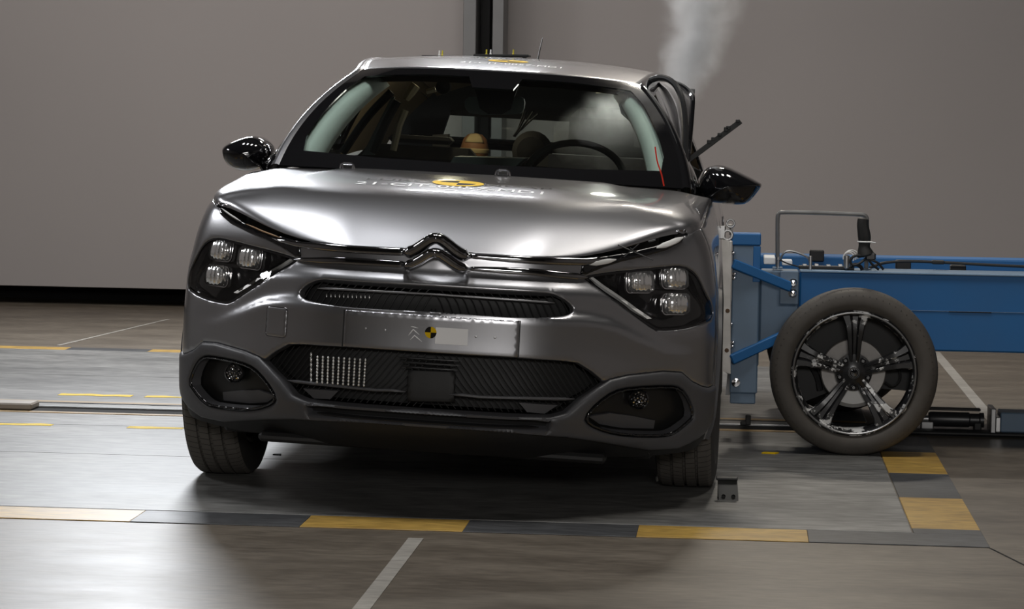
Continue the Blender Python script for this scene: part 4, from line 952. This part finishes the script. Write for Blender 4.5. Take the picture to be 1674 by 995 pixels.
# tubular steel hoop
hp = [(1.095, 2.1, .672), (1.090, 2.1, .86), (1.092, 2.1, .884), (1.105, 2.1, .892), (1.40, 2.1, .888), (1.424, 2.1, .884), (1.432, 2.1, .868), (1.432, 2.1, .672)]
hoop = MB().tube(smooth_poly(hp, 2, False), .0085, 10).build('steel_hoop', STEEL, TR); hoop['label'] = 'bare grey steel tube hoop'
for x in (1.095, 1.432): MB().box((x-.02, 2.08, .672), (x+.02, 2.12, .68), .002).build('hoop_foot', BLUE2, hoop)
tb = MB().box((1.175, 2.06, .676), (1.385, 2.12, .688), .002).build('terminal_rail', BLACKM, TR)
for i in range(5): MB().box((1.19+i*.045, 2.065, .688), (1.205+i*.045, 2.115, .693+.002*(i % 2)), .001).build('terminal', SILV, tb)
MB().tube(smooth_poly([(1.10, 2.09, .70), (1.115, 2.09, .735), (1.14, 2.09, .745), (1.19, 2.09, .73), (1.215, 2.09, .715), (1.222, 2.09, .68)], 2, False), .0045, 6).build('loop_cable', STEEL, TR)
MB().tube(smooth_poly([(1.10, 2.08, .71), (1.13, 2.08, .695), (1.17, 2.08, .685), (1.18, 2.08, .68)], 2, False), .003, 6).build('loop_cable', BLACKM, TR)
MB().lathe([(.004, 0), (.004, .032), (.008, .034), (.008, .046), (0, .046)], (1.095, 2.05, .676), (0, 0, 1), 10, ref=(1, 0, 0)).build('valve', BRIGHT, TR)
MB().lathe([(.006, 0), (.006, .05), (.003, .052), (0, .052)], (1.218, 2.05, .676), (0, 0, 1), 10, ref=(1, 0, 0)).build('valve', STEEL, TR)
MB().box((1.045, 2.4, .672), (1.09, 2.6, .70), .003).build('white_bracket', WHTP, TR)
MB().box((1.115, 2.3, .675), (1.155, 2.4, .695), .003).build('white_bracket', WHTP, TR)
ho = [(1.45, 2.18, .68), (1.50, 2.2, .70), (1.60, 2.2, .708), (1.75, 2.2, .704), (1.95, 2.2, .697), (2.3, 2.2, .69), (2.8, 2.2, .69)]
MB().tube(smooth_poly(ho, 2, False), .006, 6).build('trunk_cable', BLACKM, TR)
MB().box((1.685, 2.18, .698), (1.735, 2.215, .713), .004).build('cable_clip', BLACKM, TR)
# honeycomb back plate edge against the car
fp = MB().box((.907, 1.93, .281), (.921, 2.02, .785), .003).build('face_plate', RUSTY, TR); fp['label'] = 'scuffed bare aluminium face plate edge'
MB().prism([(.893, 1.925, .29), (.925, 1.925, .281), (.917, 1.925, .56), (.909, 1.925, .785), (.880, 1.925, .79), (.893, 1.925, .56)], (0, .03, 0)).build('plate_edge', RUSTY, fp)
for z in (.74, .66, .645, .47, .40, .385, .35): MB().lathe([(0, -.012), (.007, -.010), (.008, 0), (.008, .01)], (.927+.004*math.sin(z*50), 1.94, z), (0.3, 1, 0), 10).build('small_bolt', BRIGHT, fp)
for z in (.52, .37): MB().lathe([(0, -.002), (.008, -.0015), (.009, .002)], (.908, 1.925, z), (0, 1, 0), 12).build('rust_hole', mat('rust', (.12, .07, .04), .8, noise=.3), fp)
# eye bolts on top of the plate
m = MB()
for (x, z, r_, t_) in ((.902, .806, .017, .0055), (.912, .85, .014, .004)):
    a = np.linspace(0, 2*math.pi, 25)[:-1]; m = MB(); m.tube(np.stack([x+r_*np.cos(a), 0*a+1.945, z+r_*np.sin(a)], -1), t_, 7, closed=True); m.tube([(x, 1.95, z-r_-.03), (x, 1.95, z-r_+.002)], .005, 6); m.build('eye_bolt', STEEL, fp)
MB().box((.872, 1.94, .79), (.893, 1.99, .84), .003).build('clamp_block', STEEL, fp); MB().tube([(.883, 1.955, .84), (.883, 1.955, .875)], .0045, 6).build('clamp_pin', BRIGHT, fp)
MB().box((.893, 1.95, .82), (.922, 1.99, .845), .003).build('clamp_block', RUSTY, fp)
MB().tube(smooth_poly([(.80, 1.93, .90), (.835, 1.93, .898), (.865, 1.93, .875), (.872, 1.94, .83)], 2, False), .003, 6).build('clamp_wire', STEEL, fp)
MB().prism([(.905, 2.3, .16), (.935, 2.3, .16), (.93, 2.3, .29), (.915, 2.3, .29)], (0, .02, 0)).build('support_strut', STEEL, fp)

# the alloy wheel
WC = np.array([1.381, 1.838, .311]); WR = .311
prof = [(.232, -.075), (.245, -.088), (.262, -.093), (.285, -.09), (.298, -.082), (.306, -.066), (.310, -.05)]
for a in (-.038, -.034, -.012, -.008, .008, .012, .034, .038): prof.append((.311-(.008 if round(abs(a), 3) in (.034, .012) or True and abs(abs(a)-.036) < 1e-6 else 0)*0, a))
prof += [(.310, .05), (.300, .08), (.285, .09), (.262, .093), (.245, .088), (.232, .075), (.226, .05), (.226, -.05), (.232, -.075)]
OLDR = mat('worn_tyre_rubber', (.072, .064, .055), .7, noise=.22, nscale=22, bump=.1)
wh = MB().lathe(prof, WC, (0, 1, 0), 96).build('wheel_tyre', OLDR, TR, sharp=40); wh['label'] = 'worn black tyre'
m = MB()
for i in range(72):
    a = 2*math.pi*i/72; d = np.array([math.cos(a), 0, math.sin(a)]); t_ = np.array([-math.sin(a), 0, math.cos(a)])
    m.obox(WC+d*.288+[0, -.0895, 0], WC+d*.3085+[0, -.058, 0], .0022, .002, t_ if False else tuple(d), .0005)
m.build('shoulder_ribs', BLACKM, wh)
ALLOY = bpy.data.materials.new('scraped_black_alloy'); ALLOY.use_nodes = True; nt = ALLOY.node_tree; b = nt.nodes['Principled BSDF']
tcn = nt.nodes.new('ShaderNodeTexCoord'); nz = nt.nodes.new('ShaderNodeTexNoise'); nz.inputs['Scale'].default_value = 13; nz.inputs['Detail'].default_value = 8; nz.inputs['Roughness'].default_value = .75; nt.links.new(tcn.outputs['Object'], nz.inputs['Vector'])
rp = nt.nodes.new('ShaderNodeValToRGB'); rp.color_ramp.elements[0].position = .545; rp.color_ramp.elements[0].color = (.012, .012, .013, 1); rp.color_ramp.elements[1].position = .56; rp.color_ramp.elements[1].color = (.65, .65, .64, 1)
nt.links.new(nz.outputs['Fac'], rp.inputs[0]); nt.links.new(rp.outputs[0], b.inputs['Base Color']); b.inputs['Roughness'].default_value = .3
rim = MB().lathe([(.2335, -.080), (.228, -.086), (.220, -.084), (.212, -.070), (.208, -.02), (.214, .06), (.226, .07)], WC, (0, 1, 0), 80).build('wheel_rim', ALLOY, TR); rim['label'] = 'black alloy rim with scraped pale patches'
MB().lathe([(.222, -.0865), (.2245, -.0885), (.228, -.0865)], WC, (0, 1, 0), 80).build('rim_lip', STEEL, rim)
def pt(r_, a, y): return WC+np.array([r_*math.cos(a), y, r_*math.sin(a)])
for k in range(5):
    a0 = math.radians(90+72*k); m = MB()
    n = 16; rr = np.linspace(.035, .214, n); G = []
    hwid = np.interp(rr, [.035, .07, .12, .18, .214], [.016, .022, .026, .037, .052])
    dish = np.interp(rr, [.035, .09, .16, .214], [-.052, -.066, -.078, -.076])
    for c_, dp in ((-1, .035), (-1, .006), (-.9, 0), (-.42, -.001), (-.34, .004), (-.2, .016), (.2, .016), (.34, .004), (.42, -.001), (.9, 0), (1, .006), (1, .035)):
        G.append([pt(math.hypot(r_, c_*h_), a0+math.atan2(c_*h_, r_), y_+dp) for r_, h_, y_ in zip(rr, hwid, dish)])
    MB().grid(np.array(G)).build('spoke', ALLOY, rim, sharp=35)
    nb = pt(.055, a0+math.radians(36), -.058); MB().lathe([(0, -.004), (.006, -.004), (.011, 0), (.0125, .008)], nb, (0, 1, 0), 6).build('wheel_nut', BLACKG, rim, smooth=False)
MB().lathe([(0, -.066), (.022, -.065), (.03, -.058), (.05, -.05), (.068, -.045), (.07, -.02), (0, -.02)], WC, (0, 1, 0), 40).build('wheel_hub', BLACKS, rim)
MB().lathe([(0, -.069), (.012, -.068), (.016, -.064), (.02, -.066)], WC, (0, 1, 0), 24).build('hub_cap', BLACKG, rim)
MB().lathe([(.05, .0), (.118, -.003), (.122, 0), (.122, .018), (.05, .02)], WC, (0, 1, 0), 60).build('brake_disc', mat('brake_iron', (.22, .21, .2), .45, .7, noise=.15, nscale=40), TR)
a = np.linspace(-2.4, -.9, 10); MB().grid(np.array([[WC+np.array([r_*math.cos(q), y_, r_*math.sin(q)]) for q in a] for r_, y_ in ((.07, .03), (.07, -.02), (.12, -.025), (.135, -.01), (.135, .03))])).build('brake_caliper', mat('pale_caliper', (.38, .38, .37), .5, .3, noise=.1), TR)
MB().tube(smooth_poly([(WC+np.array(q)) for q in ((.12, .02, -.04), (.15, .02, -.06), (.18, .02, -.03), (.17, .03, .02), (.14, .05, .02))], 2, False), .005, 6).build('brake_hose', BLACKM, TR)
MB().tube(smooth_poly([(WC+np.array(q)) for q in ((-.2, .05, .04), (-.16, .05, .02), (-.13, .05, -.03), (-.12, .05, -.08))], 2, False), .012, 8).build('axle_arm', BLACKS, TR)
MB().obox(WC+[0, .02, 0], WC+[0, 1.4, 0], .06, .06, bev=.01).build('axle', BLACKS, TR)
MB().lathe(prof, WC+[0, 1.45, 0], (0, 1, 0), 60).build('wheel_tyre', OLDR, TR); MB().lathe([(0, .0), (.20, -.02), (.232, -.07)], WC+[0, 1.45, 0], (0, 1, 0), 40).build('wheel_rim', BLACKS, TR)
MB().box((1.15, 2.05, .30), (1.62, 2.25, .385), .01).build('axle_bracket', BLACKS, TR)  # bracket blackened to darken the view between the spokes
a = np.linspace(math.radians(-20), math.radians(215), 30); MB().prism([WC+np.array([.215*math.cos(q), .05, .215*math.sin(q)]) for q in a]+[WC+np.array([-.02, .07, -.06])], (0, .012, 0)).build('dark_backing', BLACKM, TR)  # black sheet added behind the spokes to darken the wheel's inside

# black taped cable bundle tied to the hoop
cb = empty('cable_bundle', (1.425, 2.07, .68), 'thick black taped cable bundle tied to the right leg of the steel hoop', 'cable bundle')
core = smooth_poly([(1.415, 2.07, .875), (1.412, 2.068, .85), (1.418, 2.068, .82), (1.422, 2.068, .79), (1.42, 2.068, .76), (1.428, 2.068, .73)], 2, False)
MB().tube(core, np.interp(np.linspace(0, 1, len(core)), [0, .08, .25, .5, .72, .9, 1], [.012, .022, .023, .026, .022, .034, .03]), 10).build('wrapped_core', BLACKM, cb)
MB().lathe([(.026, -.003), (.028, 0), (.026, .003)], (1.421, 2.068, .785), (0, 0, 1), 16, ref=(1, 0, 0)).build('cable_tie', WHITEP, cb)
MB().tube([(1.43, 2.05, .786), (1.462, 2.04, .783)], .003, 6).build('tie_tail', WHITEP, cb)
MB().box((1.425, 2.045, .715), (1.465, 2.075, .745), .006).build('connector', BLACKS, cb)
MB().tube(smooth_poly([(1.42, 2.05, .73), (1.385, 2.04, .735), (1.365, 2.04, .715), (1.375, 2.04, .695), (1.40, 2.04, .70), (1.425, 2.05, .72)], 2, False), .0055, 6).build('cable_tail', BLACKM, cb)
MB().tube(smooth_poly([(1.43, 2.05, .73), (1.45, 2.05, .70), (1.47, 2.06, .685), (1.478, 2.06, .68)], 2, False), .005, 6).build('cable_tail', BLACKM, cb)
MB().tube(smooth_poly([(1.435, 2.05, .72), (1.47, 2.05, .71), (1.488, 2.06, .69), (1.495, 2.06, .68)], 2, False), .005, 6).build('cable_tail', BLACKM, cb)
MB().tube(smooth_poly([(1.37, 2.06, .69), (1.39, 2.06, .70), (1.41, 2.06, .69), (1.415, 2.06, .678)], 2, False), .008, 6).build('cable_tail', BLACKS, cb)
wc = empty('white_cable_coil', (1.365, 2.06, .70), 'small coil of white cable beside the black cable bundle on the trolley', 'cable coil')
for i in range(3):
    a = np.linspace(-.5, 3.4, 16); MB().tube(np.stack([1.362+.006*i+(.020+.003*i)*np.cos(a), 2.055+.006*i+0*a, .722+.004*i+(.022)*np.sin(a)], -1), .0028, 6).build('coil_loop', WHITEP, wc)
MB().lathe([(.004, -.042), (.011, -.035), (.012, .01), (0, .015)], (1.355, 2.055, .72), (0, 0, 1), 12, ref=(1, 0, 0)).build('coil_plug', SILV, wc)

# things by the rail on the right
o = empty('tow_cylinder', (1.85, 2.6, .02), 'black hydraulic cylinder lying on the rail, right of the alloy wheel', 'cylinder')
MB().lathe([(0, -.11), (.026, -.11), (.03, -.10), (.03, .05), (.026, .055), (.026, .09), (.03, .095), (.03, .11), (0, .112)], (1.83, 2.6, .052), (1, 0, 0), 20).build('barrel', BLACKS, o)
MB().lathe([(0, 0), (.014, 0), (.014, .05), (0, .05)], (1.67, 2.6, .052), (1, 0, 0), 12).build('rod', STEEL, o)
MB().box((1.71, 2.62, .085), (1.93, 2.66, .095), .003).build('top_plate', BLACKM, o); MB().box((1.69, 2.57, .0), (1.74, 2.63, .045), .004).build('saddle', STEEL, o); MB().box((1.90, 2.57, .0), (1.93, 2.63, .045), .004).build('saddle', BLACKM, o)
o = empty('tow_block', (2.06, 2.55, .02), 'small dark blue block with a grey end plate on the rail at the right edge', 'block')
MB().box((1.995, 2.48, .02), (2.25, 2.62, .098), .004).build('block_body', BLUE2, o); MB().box((1.955, 2.46, .012), (1.975, 2.62, .115), .003).build('end_plate', STEEL, o); MB().box((1.975, 2.47, .02), (1.995, 2.62, .08), .003).build('spacer', SILV, o)
o = empty('wheel_chock', (.925, .57, 0), 'small bent dark steel chock on the floor beside the front tyre', 'wheel chock')
MB().prism([(.898, .545, .004), (.962, .545, .004), (.956, .60, .066), (.893, .60, .066)], (0, .006, .004)).build('sloped_plate', mat('chock_steel', (.045, .045, .042), .55, .2, noise=.15, nscale=30), o)
MB().box((.888, .585, .064), (.958, .63, .072), .002).build('top_flange', BLACKM, o); MB().prism([(.893, .60, .0), (.956, .60, .0), (.956, .60, .066), (.893, .60, .066)], (0, .006, 0)).build('back_plate', BLACKM, o)
for x in (.913, .945): MB().lathe([(0, -.001), (.006, -.001), (.007, .002)], (x, .5535, .016), (0, -.75, .66), 10).build('bolt_hole', VOID, o)
def shard(name, P, m, label, cat, z=.0045, h=.004):
    V = [(x, y, z) for x, y in P]; return tag(MB().prism(V, (0, 0, h)).build(name, m, smooth=False), label, cat)
p = gnd(1258, 743); shard('yellow_fragment', [(p[0]-.03, p[1]-.01), (p[0]+.02, p[1]-.018), (p[0]+.035, p[1]+.012), (p[0]-.02, p[1]+.015)], YEL, 'small yellow chip on the deck in front of the alloy wheel', 'fragment')
p = gnd(1222, 690); tag(MB().box((p[0]-.03, 2.49, .02), (p[0]-.005, 2.52, .034), .003).add(*(lambda m_: (m_.V, m_.F))(MB().box((p[0]-.01, 2.495, .02), (p[0]+.012, 2.515, .06), .003))).build('latch_piece', BLACKM), 'small black latch piece standing on the rail between car and trolley', 'latch')
p = gnd(453, 745); shard('black_fragment', [(p[0]-.014, p[1]-.012), (p[0]+.016, p[1]-.014), (p[0]+.012, p[1]+.014), (p[0]-.012, p[1]+.012)], BLACKM, 'tiny black chip on the deck behind the front tyre', 'fragment')

# ------------------------------------------------------------------ smoke
def smoke(name, path, radii, dens, label, scale=7., col=(1, 1, 1)):
    me = MB(); P = np.array(path, float); k = 24; t = np.linspace(0, 1, k); tt = np.linspace(0, 1, len(P))
    Q = np.stack([np.interp(t, tt, P[:, i]) for i in range(3)], -1); R_ = np.interp(t, tt, radii)
    me.tube(Q, R_, 20); o = me.build(name, None or BLACKM)
    m = bpy.data.materials.new(name+'_volume'); m.use_nodes = True; nt = m.node_tree; nt.nodes.remove(nt.nodes['Principled BSDF']); L = nt.links.new
    pv = nt.nodes.new('ShaderNodeVolumePrincipled'); pv.inputs['Color'].default_value = (*col, 1); pv.inputs['Anisotropy'].default_value = .55
    tc = nt.nodes.new('ShaderNodeTexCoord'); sx = nt.nodes.new('ShaderNodeSeparateXYZ'); L(tc.outputs['Object'], sx.inputs[0])
    n0 = nt.nodes.new('ShaderNodeTexNoise'); n0.inputs['Scale'].default_value = scale*.6; n0.inputs['Detail'].default_value = 3; L(tc.outputs['Object'], n0.inputs['Vector'])
    # distance from the plume's axis, given by curves over height
    mr = nt.nodes.new('ShaderNodeMapRange'); ax = 2 if abs(P[-1, 2]-P[0, 2]) > abs(P[-1, 0]-P[0, 0]) else 0
    mr.inputs[1].default_value = P[0, ax]; mr.inputs[2].default_value = P[-1, ax]; L(sx.outputs[ax], mr.inputs[0])
    def curve(vals, lo, hi):
        c = nt.nodes.new('ShaderNodeFloatCurve'); cv = c.mapping.curves[0]; h = (P[:, ax]-P[0, ax])/(P[-1, ax]-P[0, ax]); pts = list(zip(h, (np.array(vals)-lo)/(hi-lo)))
        cv.points[0].location = pts[0]; cv.points[1].location = pts[-1]
        for q in pts[1:-1]: cv.points.new(*q)
        c.mapping.update(); L(mr.outputs[0], c.inputs[1]); ml_ = nt.nodes.new('ShaderNodeMath'); ml_.operation = 'MULTIPLY_ADD'; L(c.outputs[0], ml_.inputs[0]); ml_.inputs[1].default_value = hi-lo; ml_.inputs[2].default_value = lo; return ml_.outputs[0]
    others = [i for i in range(3) if i != ax]; sq = []
    for i in others:
        v = curve(P[:, i], P[:, i].min()-.01, P[:, i].max()+.01); s_ = nt.nodes.new('ShaderNodeMath'); s_.operation = 'SUBTRACT'; L(sx.outputs[i], s_.inputs[0]); L(v, s_.inputs[1]); q = nt.nodes.new('ShaderNodeMath'); q.operation = 'MULTIPLY'; L(s_.outputs[0], q.inputs[0]); L(s_.outputs[0], q.inputs[1]); sq.append(q.outputs[0])
    ad = nt.nodes.new('ShaderNodeMath'); ad.operation = 'ADD'; L(sq[0], ad.inputs[0]); L(sq[1], ad.inputs[1]); rt = nt.nodes.new('ShaderNodeMath'); rt.operation = 'SQRT'; L(ad.outputs[0], rt.inputs[0])
    rv = curve(radii, 0, max(radii)*1.01); dv = nt.nodes.new('ShaderNodeMath'); dv.operation = 'DIVIDE'; L(rt.outputs[0], dv.inputs[0]); L(rv, dv.inputs[1])
    n1 = nt.nodes.new('ShaderNodeTexNoise'); n1.inputs['Scale'].default_value = scale; n1.inputs['Detail'].default_value = 5; n1.inputs['Roughness'].default_value = .6; n1.inputs['Distortion'].default_value = .6; L(tc.outputs['Object'], n1.inputs['Vector'])
    # density = dens * max(0, (1 - r) + 1.6 (noise - .5) - .1)
    a_ = nt.nodes.new('ShaderNodeMath'); a_.operation = 'MULTIPLY_ADD'; L(n1.outputs['Fac'], a_.inputs[0]); a_.inputs[1].default_value = 2.0; a_.inputs[2].default_value = -1.0
    b_ = nt.nodes.new('ShaderNodeMath'); b_.operation = 'SUBTRACT'; b_.inputs[0].default_value = .80; L(dv.outputs[0], b_.inputs[1])
    s2 = nt.nodes.new('ShaderNodeMath'); s2.operation = 'ADD'; L(a_.outputs[0], s2.inputs[0]); L(b_.outputs[0], s2.inputs[1]); s3 = nt.nodes.new('ShaderNodeMath'); s3.operation = 'MAXIMUM'; L(s2.outputs[0], s3.inputs[0]); s3.inputs[1].default_value = 0
    ed = nt.nodes.new('ShaderNodeMapRange'); ed.inputs[1].default_value = 1.0; ed.inputs[2].default_value = .25; L(dv.outputs[0], ed.inputs[0]); s4 = nt.nodes.new('ShaderNodeMath'); s4.operation = 'MULTIPLY'; L(s3.outputs[0], s4.inputs[0]); L(ed.outputs[0], s4.inputs[1])
    s5 = nt.nodes.new('ShaderNodeMath'); s5.operation = 'MULTIPLY'; L(s4.outputs[0], s5.inputs[0]); s5.inputs[1].default_value = dens; L(s5.outputs[0], pv.inputs['Density'])
    L(pv.outputs[0], nt.nodes['Material Output'].inputs['Volume']); o.data.materials.clear(); o.data.materials.append(m)
    tag(o, label, 'smoke', None, 'stuff'); return o
pp_ = [atY(x, y, 2.3) for x, y in ((1112, 215), (1112, 165), (1125, 120), (1138, 75), (1146, 20), (1148, -60), (1140, -200), (1150, -420), (1165, -700))]
smoke('smoke', pp_, [.06, .12, .165, .185, .205, .23, .27, .31, .12], 15, 'grey smoke plume rising from the side window of the car')
pp_ = [bY(x, 225, 2.05) for x in (905, 940, 980, 1020, 1058)]; pp_ = [to_world(p+[0, 0, .0]) for p in pp_]
smoke('smoke', pp_, [.06, .16, .20, .20, .13], 16, 'grey smoke filling the driver side of the cabin behind the windscreen')
